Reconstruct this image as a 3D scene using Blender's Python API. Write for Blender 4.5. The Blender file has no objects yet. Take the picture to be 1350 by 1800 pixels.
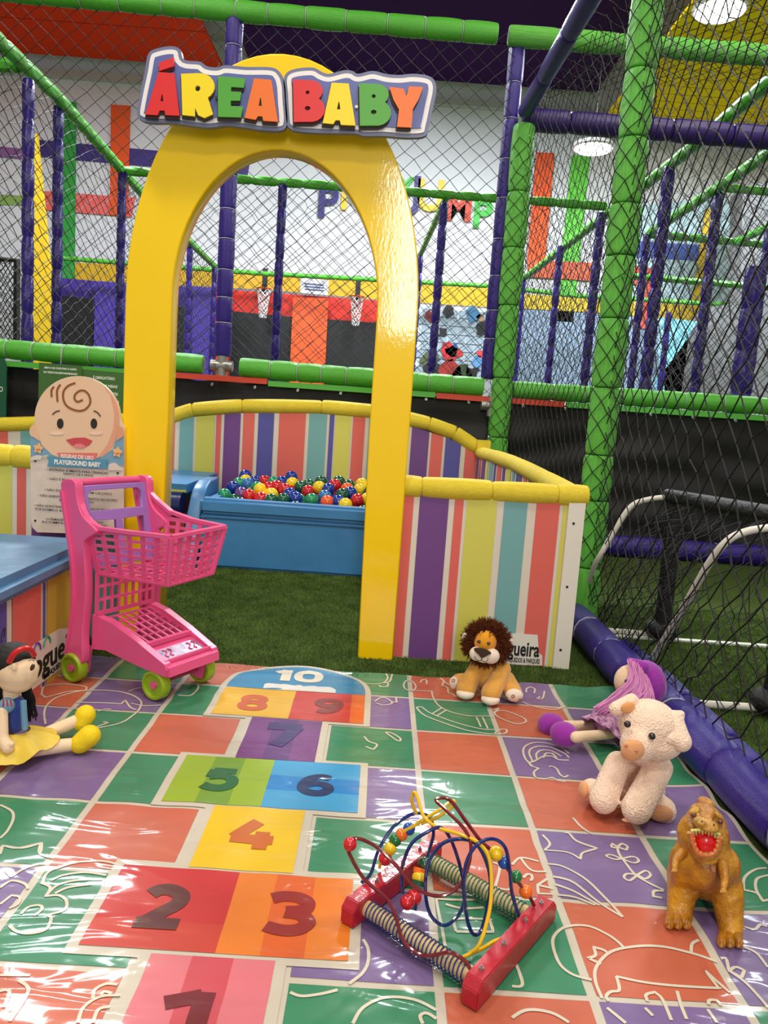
import bpy, bmesh, math, random
import numpy as np
from mathutils import Vector, Matrix
random.seed(7); rng = np.random.default_rng(7)
S = bpy.context.scene; COL = S.collection
PI = math.pi
# ---------------------------------------------------------------- camera
CAM_H = 1.10; FPX = 1328.1
yaw, pitch, roll = 0.009666, 0.133558, 0.068606
cy, sy, cp, sp, cr, sr = math.cos(yaw), math.sin(yaw), math.cos(pitch), math.sin(pitch), math.cos(roll), math.sin(roll)
FW = Vector((sy*cp, cy*cp, -sp)); _r0 = Vector((cy, -sy, 0)); _u0 = _r0.cross(FW)
RT = cr*_r0 + sr*_u0; UP = -sr*_r0 + cr*_u0
cam = bpy.data.cameras.new('camera'); camo = bpy.data.objects.new('camera', cam); COL.objects.link(camo)
m = Matrix((RT, UP, -FW)).transposed().to_4x4(); m.translation = (0, 0, CAM_H); camo.matrix_world = m
cam.sensor_fit = 'HORIZONTAL'; cam.sensor_width = 36; cam.lens = 36*FPX/1350; cam.clip_end = 200; cam.clip_start = .02
S.camera = camo
# ---------------------------------------------------------------- world, lamps, exposure
w = bpy.data.worlds.new('world'); S.world = w; w.use_nodes = True
w.node_tree.nodes['Background'].inputs[0].default_value = (1.0, .955, .90, 1); w.node_tree.nodes['Background'].inputs[1].default_value = .50
def area(name, loc, size, power, color=(1, .95, .88), rot=(0, 0, 0)):
    l = bpy.data.lights.new(name, 'AREA'); l.shape = 'DISK'; l.size = size; l.energy = power; l.color = color
    o = bpy.data.objects.new(name, l); o.location = loc; o.rotation_euler = rot; COL.objects.link(o); return o
area('hall_lamp', (-1.4, 1.5, 6.2), .9, 125, (1, .90, .76))
area('hall_lamp', (1.9, 1.2, 6.2), .9, 135, (1, .90, .76))
area('hall_lamp', (.3, -2.2, 6.2), .9, 165, (1, .90, .76))
area('hall_lamp', (-3.6, 4.2, 6.6), .9, 150, (1, .93, .82))
area('hall_lamp', (3.2, 4.6, 6.6), .9, 170, (1, .93, .82))
area('hall_lamp', (-5, 12, 8.6), 2.0, 1350, (.92, .97, 1))
area('hall_lamp', (1.0, 14, 8.6), 2.0, 1450, (.95, .98, 1))
area('hall_lamp', (8, 14, 7.6), 2.0, 1350, (.88, .96, 1))
_l = area('arch_streak_light', (.28, -5.5, 3.5), .55, 210, (1, .97, .92), (PI/2, 0, 0)); _l.data.shape = 'RECTANGLE'; _l.data.size = .5; _l.data.size_y = 2.4; _l.rotation_euler = (math.radians(82), 0, 0)  # added unseen area light, set where it mirrors as a streak on the arch
S.view_settings.view_transform = 'Standard'; S.view_settings.look = 'None'
S.view_settings.exposure = -0.30; S.view_settings.gamma = 1; S.view_settings.use_curve_mapping = False
# ---------------------------------------------------------------- helpers
def ray(x, y): return FW*FPX + RT*(x-675) - UP*(y-900)
def G(x, y, z=0.0):                     # where the sight line of photo point x, y meets the height z
    d = ray(x, y); t = (z-CAM_H)/d.z; return Vector((0, 0, CAM_H)) + d*t
def at(x, y, Y):                        # where it meets the upright plane at depth Y
    d = ray(x, y); return Vector((0, 0, CAM_H)) + d*(Y/d.y)
def atx(x, y, X):
    d = ray(x, y); return Vector((0, 0, CAM_H)) + d*(X/d.x)
def lin(c): return tuple(((v/255)/12.92 if v/255 <= .04045 else ((v/255+.055)/1.055)**2.4) for v in c)
MATS = {}
def mat(name, rgb, rough=.5, metal=0, coat=0, bump=0, bscale=30, var=0, vscale=6, emit=0, sheen=0, sub=0, voro=False, trans=0, stretch=None, spec=.5, mix=None):
    if name in MATS: return MATS[name]
    M = bpy.data.materials.new(name); M.use_nodes = True; nt = M.node_tree; b = nt.nodes['Principled BSDF']
    c = lin(rgb)+(1,); b.inputs['Base Color'].default_value = c; b.inputs['Roughness'].default_value = rough
    b.inputs['Metallic'].default_value = metal; b.inputs['Coat Weight'].default_value = coat; b.inputs['Coat Roughness'].default_value = .06
    b.inputs['Specular IOR Level'].default_value = spec
    if sheen: b.inputs['Sheen Weight'].default_value = sheen
    if trans: b.inputs['Transmission Weight'].default_value = trans
    if emit: b.inputs['Emission Color'].default_value = c; b.inputs['Emission Strength'].default_value = emit
    tc = nt.nodes.new('ShaderNodeTexCoord'); src = tc.outputs['Object']
    if stretch:
        mp = nt.nodes.new('ShaderNodeMapping'); mp.inputs['Scale'].default_value = stretch; nt.links.new(src, mp.inputs[0]); src = mp.outputs[0]
    if var or mix:
        n = nt.nodes.new('ShaderNodeTexNoise'); n.inputs['Scale'].default_value = vscale; n.inputs['Detail'].default_value = 5; nt.links.new(src, n.inputs[0])
        r = nt.nodes.new('ShaderNodeValToRGB'); c2 = lin(mix) if mix else tuple(max(0, v*(1-var)) for v in c[:3])
        c1 = c[:3] if mix else tuple(min(1, v*(1+var*.6)) for v in c[:3])
        r.color_ramp.elements[0].color = c2+(1,); r.color_ramp.elements[1].color = c1+(1,)
        r.color_ramp.elements[0].position = .33; r.color_ramp.elements[1].position = .67
        nt.links.new(n.outputs[0], r.inputs[0]); nt.links.new(r.outputs[0], b.inputs['Base Color'])
    if bump:
        if voro: n2 = nt.nodes.new('ShaderNodeTexVoronoi'); n2.inputs['Scale'].default_value = bscale
        else: n2 = nt.nodes.new('ShaderNodeTexNoise'); n2.inputs['Scale'].default_value = bscale; n2.inputs['Detail'].default_value = 3
        nt.links.new(src, n2.inputs[0]); bp = nt.nodes.new('ShaderNodeBump'); bp.inputs['Strength'].default_value = bump; bp.inputs['Distance'].default_value = .01
        nt.links.new(n2.outputs[0], bp.inputs['Height']); nt.links.new(bp.outputs[0], b.inputs['Normal'])
        if coat: nt.links.new(bp.outputs[0], b.inputs['Coat Normal'])
    MATS[name] = M; return M
WM = {}
def tag(o, label=None, cat=None, group=None, kind=None):
    if label: o['label'] = label
    if cat: o['category'] = cat
    if group: o['group'] = group
    if kind: o['kind'] = kind
    return o
def thing(name, label, cat, loc=(0, 0, 0), group=None):
    o = bpy.data.objects.new(name, None); COL.objects.link(o); o.location = loc; o.empty_display_size = .05
    WM[o.name] = Matrix.Translation(Vector(loc)); return tag(o, label, cat, group)
def link(name, me, parent=None, mats=None, smooth=False, recenter=True, sharp=44):
    if mats is not None:
        for mm in (mats if isinstance(mats, (list, tuple)) else [mats]): me.materials.append(mm)
    n = len(me.vertices); co = np.empty(n*3, 'f'); me.vertices.foreach_get('co', co); co = co.reshape(-1, 3)
    c = Vector((0, 0, 0))
    if recenter and n:
        lo = co.min(0); hi = co.max(0); c = Vector((float(lo[0]+hi[0])/2, float(lo[1]+hi[1])/2, float(lo[2]))); me.transform(Matrix.Translation(-c))
    if smooth:
        me.shade_smooth()
        if sharp: me.set_sharp_from_angle(angle=math.radians(sharp))
    o = bpy.data.objects.new(name, me); COL.objects.link(o); Wd = Matrix.Translation(c)
    if parent is not None:
        o.parent = parent; o.matrix_basis = WM[parent.name].inverted() @ Wd
    else: o.matrix_basis = Wd
    WM[o.name] = Wd; return o
class MB:
    def __init__(s): s.v = []; s.f = []; s.m = []; s.mi = 0
    def add(s, vs, fs):
        b = len(s.v); s.v += [tuple(v) for v in vs]; s.f += [tuple(b+i for i in f) for f in fs]; s.m += [s.mi]*len(fs); return s
    def box(s, c, size, R=None):
        c = Vector(c); hx, hy, hz = [a/2 for a in size]
        vs = [Vector((x, y, z)) for x in (-hx, hx) for y in (-hy, hy) for z in (-hz, hz)]
        if R is not None: vs = [R @ v for v in vs]
        return s.add([c+v for v in vs], [(0, 1, 3, 2), (4, 6, 7, 5), (0, 4, 5, 1), (2, 3, 7, 6), (0, 2, 6, 4), (1, 5, 7, 3)])
    def bar(s, a, b, wd, th, up=(0, 0, 1)):           # rectangular bar a->b, width across 'up' normal
        a = Vector(a); b = Vector(b); d = (b-a); u = Vector(up).normalized(); sd = d.cross(u)
        if sd.length < 1e-9: sd = d.orthogonal()
        sd = sd.normalized()*wd/2; n = sd.cross(d).normalized()*th/2
        vs = [a+sd+n, a-sd+n, a-sd-n, a+sd-n, b+sd+n, b-sd+n, b-sd-n, b+sd-n]
        return s.add(vs, [(0, 1, 2, 3), (7, 6, 5, 4), (0, 4, 5, 1), (1, 5, 6, 2), (2, 6, 7, 3), (3, 7, 4, 0)])
    def tube(s, P, r, n=8, cap=True, closed=False):
        P = [Vector(p) for p in P]; N = len(P); rr = r if isinstance(r, (list, tuple)) else [r]*N; vs = []; prev = None
        for i in range(N):
            if closed: t = P[(i+1) % N]-P[i-1]
            else: t = P[min(i+1, N-1)]-P[max(i-1, 0)]
            t = t.normalized() if t.length > 1e-9 else Vector((0, 0, 1))
            a = t.orthogonal().normalized() if prev is None else (prev - t*prev.dot(t))
            a = a.normalized() if a.length > 1e-6 else t.orthogonal().normalized(); prev = a; b = t.cross(a)
            for k in range(n): an = 2*PI*k/n; vs.append(P[i]+(a*math.cos(an)+b*math.sin(an))*rr[i])
        fs = []
        for i in range(N if closed else N-1):
            j = (i+1) % N
            for k in range(n): fs.append((i*n+k, i*n+(k+1) % n, j*n+(k+1) % n, j*n+k))
        if cap and not closed: fs.append(tuple(range(n-1, -1, -1))); fs.append(tuple((N-1)*n+k for k in range(n)))
        return s.add(vs, fs)
    def lathe(s, c, ax, prof, n=24):                  # profile (distance along axis, radius) turned about the axis
        c = Vector(c); ax = Vector(ax).normalized(); u = ax.orthogonal().normalized(); v = ax.cross(u); vs = []; fs = []
        for h, r in prof:
            for k in range(n): an = 2*PI*k/n; vs.append(c+ax*h+(u*math.cos(an)+v*math.sin(an))*r)
        for i in range(len(prof)-1):
            for k in range(n): fs.append((i*n+k, i*n+(k+1) % n, (i+1)*n+(k+1) % n, (i+1)*n+k))
        fs.append(tuple(range(n-1, -1, -1))); fs.append(tuple((len(prof)-1)*n+k for k in range(n)))
        return s.add(vs, fs)
    def ell(s, c, r, R=None, nu=14, nv=9):
        c = Vector(c); r = r if isinstance(r, (list, tuple, Vector)) else (r, r, r); vs = [Vector((0, 0, r[2]))]
        for j in range(1, nv):
            th = PI*j/nv
            for i in range(nu): ph = 2*PI*i/nu; vs.append(Vector((r[0]*math.sin(th)*math.cos(ph), r[1]*math.sin(th)*math.sin(ph), r[2]*math.cos(th))))
        vs.append(Vector((0, 0, -r[2]))); fs = []
        for i in range(nu): fs.append((0, 1+i, 1+(i+1) % nu)); fs.append((len(vs)-1, 1+(nv-2)*nu+(i+1) % nu, 1+(nv-2)*nu+i))
        for j in range(nv-2):
            for i in range(nu): a = 1+j*nu+i; b = 1+j*nu+(i+1) % nu; fs.append((a, a+nu, b+nu, b))
        if R is not None: vs = [R @ v for v in vs]
        return s.add([c+v for v in vs], fs)
    def cap_(s, a, b, ra, rb, n=12):                  # round-ended tapered limb
        a = Vector(a); b = Vector(b); d = (b-a); L = d.length; d = d/L if L else Vector((0, 0, 1)); P = []; R = []
        for k in range(1, 5): t = k/4*PI/2; P.append(a-d*ra*math.cos(t)); R.append(ra*math.sin(t))
        for k in range(0, 4): t = k/4*PI/2; P.append(b+d*rb*math.sin(t)); R.append(rb*math.cos(t))
        P[3] = a; P.append(b+d*rb); R.append(.0005); P.insert(0, a-d*ra); R.insert(0, .0005)
        return s.tube(P, R, n)
    def quad(s, a, b, c, d): return s.add([a, b, c, d], [(0, 1, 2, 3)])
    def mesh(s, name='m'):
        me = bpy.data.meshes.new(name); me.from_pydata(s.v, [], s.f); me.update()
        if any(s.m): me.polygons.foreach_set('material_index', s.m)
        return me
    def build(s, name, mats, parent=None, smooth=False, fix=False):
        me = s.mesh(name)
        if fix:
            bm = bmesh.new(); bm.from_mesh(me); bmesh.ops.recalc_face_normals(bm, faces=bm.faces); bm.to_mesh(me); bm.free()
        return link(name, me, parent, mats, smooth)
def crom(P, k=8, closed=False):                       # smooth curve through points
    P = [Vector(p) for p in P]; N = len(P); out = []
    rngN = N if closed else N-1
    for i in range(rngN):
        p0 = P[i-1] if (i > 0 or closed) else P[0]; p1 = P[i]; p2 = P[(i+1) % N]; p3 = P[(i+2) % N] if (closed or i+2 < N) else P[-1]
        for j in range(k):
            t = j/k; out.append(.5*((2*p1)+(p2-p0)*t+(2*p0-5*p1+4*p2-p3)*t*t+(3*p1-p0-3*p2+p3)*t**3))
    if not closed: out.append(P[-1])
    return out
def grab(o):                                          # evaluated mesh of a temporary object
    COL.objects.link(o); bpy.context.view_layer.update(); dg = bpy.context.evaluated_depsgraph_get()
    me = bpy.data.meshes.new_from_object(o.evaluated_get(dg)); d = o.data; bpy.data.objects.remove(o)
    return me
def shape2d(loops, ext=.005, bevel=0, off=0):         # filled outline with holes, local xy, thickness in z
    cu = bpy.data.curves.new('t', 'CURVE'); cu.dimensions = '2D'; cu.fill_mode = 'BOTH'; cu.extrude = ext; cu.bevel_depth = bevel; cu.bevel_resolution = 1; cu.offset = off
    for L in loops:
        sp_ = cu.splines.new('POLY'); sp_.points.add(len(L)-1); sp_.use_cyclic_u = True
        for i, p in enumerate(L): sp_.points[i].co = (p[0], p[1], 0, 1)
    me = grab(bpy.data.objects.new('t', cu)); me.materials.clear(); return me
def text2d(s, size=.1, ext=.001, off=0, align='CENTER', space=1.0):
    cu = bpy.data.curves.new('t', 'FONT'); cu.body = s; cu.size = size; cu.extrude = ext; cu.offset = off; cu.align_x = align; cu.align_y = 'CENTER'; cu.space_character = space
    cu.resolution_u = 3; me = grab(bpy.data.objects.new('t', cu)); me.materials.clear(); return me
def face_cam(Y): return Matrix(((1, 0, 0, 0), (0, 0, -1, Y), (0, 1, 0, 0), (0, 0, 0, 1)))   # local xy -> world XZ at depth Y
def plate(name, loops, Y, ext, mats, parent=None, bevel=0, off=0, smooth=False):
    me = shape2d(loops, ext, bevel, off); me.transform(face_cam(Y)); return link(name, me, parent, mats, smooth)
def word(name, s, size, M4, mats, parent=None, ext=.001, off=0, align='CENTER', fitw=None, space=1.0):
    me = text2d(s, size, ext, off, align, space)
    if fitw:
        xs = [v.co.x for v in me.vertices]; k = fitw/(max(xs)-min(xs)); me.transform(Matrix.Diagonal((k, 1, 1, 1)))
    me.transform(M4); return link(name, me, parent, mats)
def px2(crop, pts, Y):                                # traced points -> (X, Z) pairs at depth Y
    ox, oy, k = crop; out = []
    for p in pts: q = at(ox+p[0]*k, oy+p[1]*k, Y); out.append((q.x, q.z))
    return out
def sm2(L, k=5, closed=True): return [(p.x, p.y) for p in crom([(a, b, 0) for a, b in L], k, closed)]
def blob(name, mb, vox, mats, parent, it=6, disp=0, dscale=.01):   # one continuous rounded body from overlapping volumes
    o = bpy.data.objects.new('t', mb.mesh()); md = o.modifiers.new('r', 'REMESH'); md.mode = 'VOXEL'; md.voxel_size = vox; md.use_smooth_shade = True
    s_ = o.modifiers.new('s', 'SMOOTH'); s_.iterations = it; s_.factor = .5
    me = grab(o); me.materials.clear()
    if disp:
        n = len(me.vertices); co = np.empty(n*3, 'f'); me.vertices.foreach_get('co', co); no = np.empty(n*3, 'f'); me.vertices.foreach_get('normal', no)
        co = co.reshape(-1, 3); no = no.reshape(-1, 3); k = 1/dscale
        h = np.sin(co[:, 0]*k*1.1+np.sin(co[:, 1]*k*1.7)*1.5)*np.sin(co[:, 2]*k*1.3+np.sin(co[:, 0]*k*.9)*1.7)*np.sin(co[:, 1]*k*1.2+1)+rng.normal(0, .35, n)
        co = co+no*(h*disp)[:, None]; me.vertices.foreach_set('co', co.astype('f').ravel()); me.update()
    return link(name, me, parent, mats, True, sharp=0)
# lattice net: f(u, v) -> point (numpy arrays), diamond cells
def net(name, f, nu, nv, r, mats, parent=None, jit=.12, label=None):
    I, J = np.meshgrid(np.arange(nu+1), np.arange(nv+1), indexing='ij'); ok = ((I+J) % 2 == 0)
    ju = rng.normal(0, jit, I.shape)*(J > 0)*(J < nv); jv = rng.normal(0, jit, I.shape)*(I > 0)*(I < nu)
    P = np.stack(f((I+ju)/nu, (J+jv)/nv), -1)
    E = []
    for dj in (1, -1):
        i0 = I[:-1, :]; j0 = J[:-1, :]; msk = ok[:-1, :] & (j0+dj >= 0) & (j0+dj <= nv)
        a = np.stack((i0[msk], j0[msk]), -1); E.append((P[a[:, 0], a[:, 1]], P[a[:, 0]+1, a[:, 1]+dj]))
    A = np.concatenate([e[0] for e in E]); B = np.concatenate([e[1] for e in E])
    d = B-A; L = np.linalg.norm(d, axis=1, keepdims=True)+1e-9; d = d/L
    ref = np.where(np.abs(d[:, 2:3]) < .9, np.array([[0, 0, 1.]]), np.array([[1., 0, 0]])); s1 = np.cross(d, ref); s1 /= np.linalg.norm(s1, axis=1, keepdims=True); s2 = np.cross(d, s1)
    vs = []
    for Q in (A, B):
        for k in range(3): an = 2*PI*k/3; vs.append(Q+(s1*math.cos(an)+s2*math.sin(an))*r)
    V = np.stack(vs, 1).reshape(-1, 3); n = len(A); b = (np.arange(n)*6)[:, None]
    F = np.concatenate([b+np.array([[0, 1, 4, 3]]), b+np.array([[1, 2, 5, 4]]), b+np.array([[2, 0, 3, 5]])])
    me = bpy.data.meshes.new(name); me.vertices.add(len(V)); me.vertices.foreach_set('co', V.astype('f').ravel())
    me.loops.add(F.size); me.loops.foreach_set('vertex_index', F.astype('i').ravel()); me.polygons.add(len(F)); me.polygons.foreach_set('loop_start', (np.arange(len(F))*4).astype('i'))
    me.update(calc_edges=True); me.validate()
    return link(name, me, parent, mats)
# padded sleeves: shared unit sleeve mesh scaled along its pipe
def sleeve_mesh():
    P = []; R = []
    prof = [(-.5, .80), (-.492, .90), (-.47, .985), (-.38, 1.02), (-.2, 1.04), (0, 1.045), (.2, 1.04), (.38, 1.02), (.47, .985), (.492, .90), (.5, .80)]
    n = 16; vs = []; fs = []
    for z, r in prof:
        for k in range(n): a = 2*PI*k/n; q = r*(1+.018*math.sin(3*a+z*5)); vs.append((q*math.cos(a), q*math.sin(a), z))
    for i in range(len(prof)-1):
        for k in range(n): fs.append((i*n+k, i*n+(k+1) % n, (i+1)*n+(k+1) % n, (i+1)*n+k))
    fs.append(tuple(range(n-1, -1, -1))); fs.append(tuple((len(prof)-1)*n+k for k in range(n)))
    me = bpy.data.meshes.new('foam_sleeve'); me.from_pydata(vs, [], fs); me.update(); me.shade_smooth(); return me
SLV = {}
def sleeve(parent, a, b, r, mt, name='foam_sleeve', wob=0):
    if mt.name not in SLV: me = sleeve_mesh(); me.materials.append(mt); SLV[mt.name] = me
    a = Vector(a); b = Vector(b); d = b-a; o = bpy.data.objects.new(name, SLV[mt.name]); COL.objects.link(o)
    q = d.to_track_quat('Z', 'Y'); Wd = Matrix.Translation((a+b)/2) @ q.to_matrix().to_4x4() @ Matrix.Rotation(random.uniform(0, 6), 4, 'Z') @ Matrix.Diagonal((r*(1+wob*random.uniform(-1, 1)), r*(1+wob*random.uniform(-1, 1)), d.length, 1))
    o.parent = parent; o.matrix_basis = WM[parent.name].inverted() @ Wd; WM[o.name] = Wd; return o
def padded(name, label, cat, P, r, mt, seg=.3, tie=None, group=None, gap=.004, pipe=True, wob=.03):
    P = [Vector(p) for p in P]; base = min(P, key=lambda p: p.z); t = thing(name, label, cat, base, group)
    if pipe: MB().tube(P, r*.6, 8).build('steel_pipe', mat('pipe_grey', (110, 108, 105), .4, .8), t, True)
    for i in range(len(P)-1):
        a, b = P[i], P[i+1]; L = (b-a).length; n = max(1, round(L/seg)); d = (b-a)/L; cuts = [0]
        for k in range(1, n): cuts.append((k+random.uniform(-.14, .14))*L/n)
        cuts.append(L)
        for k in range(n):
            sleeve(t, a+d*(cuts[k]+gap/2), a+d*(cuts[k+1]-gap/2), r, mt, wob=wob)
            if tie is not None and k: 
                tm = MB(); ring = [a+d*cuts[k]+(d.orthogonal().normalized()*math.cos(x*PI/6)+d.cross(d.orthogonal()).normalized()*math.sin(x*PI/6))*r*.95 for x in range(12)]
                tm.tube(ring, .0035, 5, closed=True).build('cable_tie', tie, t, True)
    return t
def plainpad(name, label, cat, P, r, mt, seg=.35, group=None):      # far away: one mesh with pinched seams
    P = [Vector(p) for p in P]; mb = MB()
    for i in range(len(P)-1):
        a, b = P[i], P[i+1]; L = (b-a).length; n = max(1, round(L/seg)); Q = []; R = []
        for k in range(n):
            for t, q in ((.02, .82), (.1, 1), (.5, 1.05), (.9, 1), (.98, .82)): Q.append(a+(b-a)*((k+t)/n)); R.append(r*q)
        mb.tube(Q, R, 8)
    o = mb.build(name, mt, None, True); return tag(o, label, cat, group)
# materials
m_green = mat('green_foam', (84, 180, 52), .38, bump=.35, bscale=40, var=.12, vscale=8)
m_green_tape = mat('green_taped_foam', (104, 196, 72), .5, bump=.55, bscale=60, var=.18, vscale=10, stretch=(1, 1, .3))
m_purple = mat('purple_foam', (44, 20, 130), .30, bump=.35, bscale=35, var=.2, vscale=8)
m_purple_dk = mat('dark_purple_vinyl', (52, 30, 110), .35, bump=.3, bscale=30)
m_yellowfoam = mat('yellow_foam', (240, 214, 50), .55, bump=.5, bscale=45, var=.12, vscale=12)
m_black = mat('black_tarp', (16, 15, 15), .55, bump=.8, bscale=5, stretch=(1, 1, .35))
m_net = mat('black_net_cord', (14, 14, 16), .7)
m_netw = mat('grey_net_cord', (30, 30, 34), .7)
m_white = mat('white_print', (226, 216, 200), .5)
m_steel = mat('galvanised_steel', (170, 170, 168), .35, .8)
m_tie = mat('white_tie', (190, 185, 200), .5)
m_coral = mat('coral_print', (226, 104, 92), .5); m_purp = mat('violet_print', (112, 66, 134), .5); m_indigo = mat('indigo_print', (84, 82, 160), .5)
m_teal = mat('teal_print', (118, 174, 174), .5); m_lime = mat('lime_print', (214, 210, 92), .5)
# ================================================================ SETTING
def struct(o): o['kind'] = 'structure'; return o
m_turf = mat('turf', (76, 96, 44), .95, bump=1, bscale=260, var=.35, vscale=60, spec=.1)
mb = MB(); mb.quad((-14, -2, 0), (14, -2, 0), (14, 21, 0), (-14, 21, 0)); fl = struct(mb.build('floor', m_turf))
# grass blades where they can be made out
def blades(n, x0, x1, y0, y1, h):
    x = rng.uniform(x0, x1, n); y = rng.uniform(y0, y1, n); a = rng.uniform(0, 2*PI, n); hh = h*rng.uniform(.5, 1.2, n); ww = .0016; le = rng.uniform(-.009, .009, (n, 2))
    A = np.stack((x-ww*np.cos(a), y-ww*np.sin(a), np.zeros(n)), -1); B = np.stack((x+ww*np.cos(a), y+ww*np.sin(a), np.zeros(n)), -1); C = np.stack((x+le[:, 0], y+le[:, 1], hh), -1)
    V = np.stack((A, B, C), 1).reshape(-1, 3); me = bpy.data.meshes.new('turf_blades'); me.vertices.add(3*n); me.vertices.foreach_set('co', V.astype('f').ravel())
    me.loops.add(3*n); me.loops.foreach_set('vertex_index', np.arange(3*n, dtype='i')); me.polygons.add(n); me.polygons.foreach_set('loop_start', (np.arange(n)*3).astype('i')); me.update(calc_edges=True); return me
m_blade = mat('grass_blade', (86, 112, 50), .7, var=.45, vscale=9, spec=.2)
for (n, bx) in ((150000, (-1.5, 1.02, 3.0, 4.9)), (120000, (1.16, 2.4, 1.6, 4.6))):
    o = link('artificial_grass', blades(n, *bx, .013), None, m_blade)
    tag(o, 'short dark green artificial turf between play mat and ball pit' if bx[0] < 0 else 'green artificial turf of the pitch on the right', 'grass', kind='stuff')
# white pitch line
tag(MB().box((2.2, 3.86, .006), (1.9, .035, .012)).build('pitch_line', mat('line_white', (215, 220, 210), .9)), 'white painted line across the turf pitch behind the small goal', 'line')
m_wall = mat('hall_wall', (224, 226, 232), .8, var=.06, vscale=.4)
WY = 20.0
wl = MB().box((0, WY+.1, 4.9), (34, .2, 9.8)).build('wall_back', m_wall); struct(wl)
m_ceil = mat('hall_ceiling', (205, 205, 205), .8)
ce = MB()
ce.box((0, 11, 9.9), (34, 18.4, .2)); ce = struct(ce.build('ceiling', m_ceil))
mt_ = MB()
for k in range(1): mt_.box((0, 19.9, 8.75), (34, .16, .16))
struct(mt_.build('trim_1', mat('beam_white', (190, 190, 190), .6)))
# painted ceiling panels (corrugated boards), printed wall bands
def ceilp(name, lab, X0, X1, Y0, Y1, Z, rgb, n=1, cant0=0, cant1=0):
    t = thing(name, lab, 'ceiling panel', ((X0+X1)/2, Y0, Z)); mm = mat(name+'_'+str(rgb[0]), rgb, .9, spec=.08)
    w_ = (Y1-Y0)/n
    for k in range(n):
        f0 = k/n; f1 = (k+1)/n; mb = MB(); g = .02
        ya, yb = Y0+k*w_+g, Y0+(k+1)*w_-g
        xa0, xb0 = X0+cant0*f0, X0+cant0*f1; xa1, xb1 = X1+cant1*f0, X1+cant1*f1
        vs = [(xa0, ya, Z), (xa1, ya, Z), (xb1, yb, Z), (xb0, yb, Z)]; vs += [(a, b, c+.06) for a, b, c in vs]
        mb.add(vs, [(3, 2, 1, 0), (4, 5, 6, 7), (0, 1, 5, 4), (1, 2, 6, 5), (2, 3, 7, 6), (3, 0, 4, 7)]).build('board', mm, t)
    return t
ceilp('ceiling_panel', 'big red ceiling panel above the left side', -13, -4.42, 9, 19.5, 9.0, (226, 62, 26), 6)
ceilp('ceiling_panel', 'dark purple ceiling panel above the arch sign', -3.62, 4.6, 7, 19.4, 9.02, (52, 22, 74), 6, -.1, 0)
ceilp('ceiling_panel', 'yellow corrugated ceiling panel at the upper right', 4.7, 13, 8, 19.5, 8.2, (236, 200, 22), 30)
# mural bands painted on the back wall
WALLC = (0, 0, 1)
def mural(name, pts, rgb, crop=WALLC, Y=WY-.02, lift=0, rough=.6):
    return plate(name, [px2(crop, pts, Y)], Y-lift, .008, mat('mural_%d_%d_%d' % rgb, rgb, rough), wl)
mural('navy_band', [(60, 245), (440, 280), (435, 308), (60, 275)], (62, 48, 128))
mural('pale_violet_band', [(0, 258), (40, 262), (40, 280), (0, 276)], (146, 96, 158), lift=.02)
mural('olive_band', [(0, 342), (60, 345), (60, 362), (0, 360)], (142, 178, 92))
mural('coral_band', [(62, 335), (238, 348), (232, 382), (62, 368)], (240, 106, 100), lift=.02)
mural('orange_band', [(196, 185), (230, 187), (226, 382), (194, 378)], (236, 86, 18), lift=.04)
mural('green_band', [(103, 178), (136, 182), (133, 492), (100, 488)], (46, 160, 62), lift=.06)
mural('wave_band', [(60, 458), (230, 466), (480, 482), (700, 495), (860, 500), (860, 540), (700, 530), (480, 510), (230, 496), (60, 490)], (222, 178, 30))
mural('grey_band', [(60, 490), (230, 496), (480, 510), (700, 530), (860, 540), (860, 570), (700, 555), (480, 530), (230, 505), (60, 497)], (128, 128, 132))
C5 = (850, 250, 1/2.7)
mural('orange_band', [(250, 50), (335, 55), (290, 565), (205, 560)], (246, 92, 32), C5, lift=.04)
mural('green_band', [(418, 60), (505, 70), (425, 855), (340, 850)], (108, 214, 70), C5)
mural('coral_band', [(205, 560), (540, 575), (530, 660), (210, 640)], (244, 104, 68), C5, lift=.04)
mural('coral_band', [(680, 590), (812, 600), (800, 750), (785, 885), (708, 885), (735, 680), (680, 672)], (244, 92, 76), C5, lift=.04)
mural('blue_band', [(690, 465), (1050, 490), (1045, 565), (690, 545)], (70, 96, 190), C5)
mural('pale_blue_wall_print', [(690, 300), (1180, 260), (1180, 790), (690, 750)], (196, 226, 238), C5, lift=-.01)
mural('yellow_band', [(1050, 318), (1105, 325), (1050, 775), (985, 765)], (240, 204, 50), C5, lift=.04)
mural('wave_band', [(100, 715), (540, 745), (1000, 775), (1300, 790), (1300, 860), (1000, 850), (540, 810), (100, 785)], (226, 190, 46), C5, lift=.02)
mural('pale_blue_band', [(100, 785), (540, 810), (1000, 850), (1350, 860), (1350, 1220), (60, 1220)], (150, 172, 200), C5)
# letters on the wall (coloured, each dropped at its own height)
m_let = {'n': (44, 38, 120), 'y': (240, 200, 40), 'r': (226, 68, 40), 'g': (70, 190, 70), 'o': (244, 110, 50)}
for ch, x, y, hpx, c in (('P', 575, 358, 50, 'n'), ('I', 605, 348, 40, 'y'), ('C', 632, 345, 40, 'r'), ('Y', 712, 330, 30, 'g'), ('J', 733, 338, 46, 'n'), ('U', 757, 346, 50, 'y'), ('M', 806, 366, 44, 'r'), ('P', 847, 378, 46, 'g')):
    q = at(x, y, WY-.08); hgt = hpx*WY/FPX
    word('wall_letter', ch, hgt*1.38, Matrix.Translation((q.x, 0, q.z)) @ face_cam(WY-.06), mat('letter_'+c, m_let[c], .5), wl, .012, off=.03)
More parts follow.
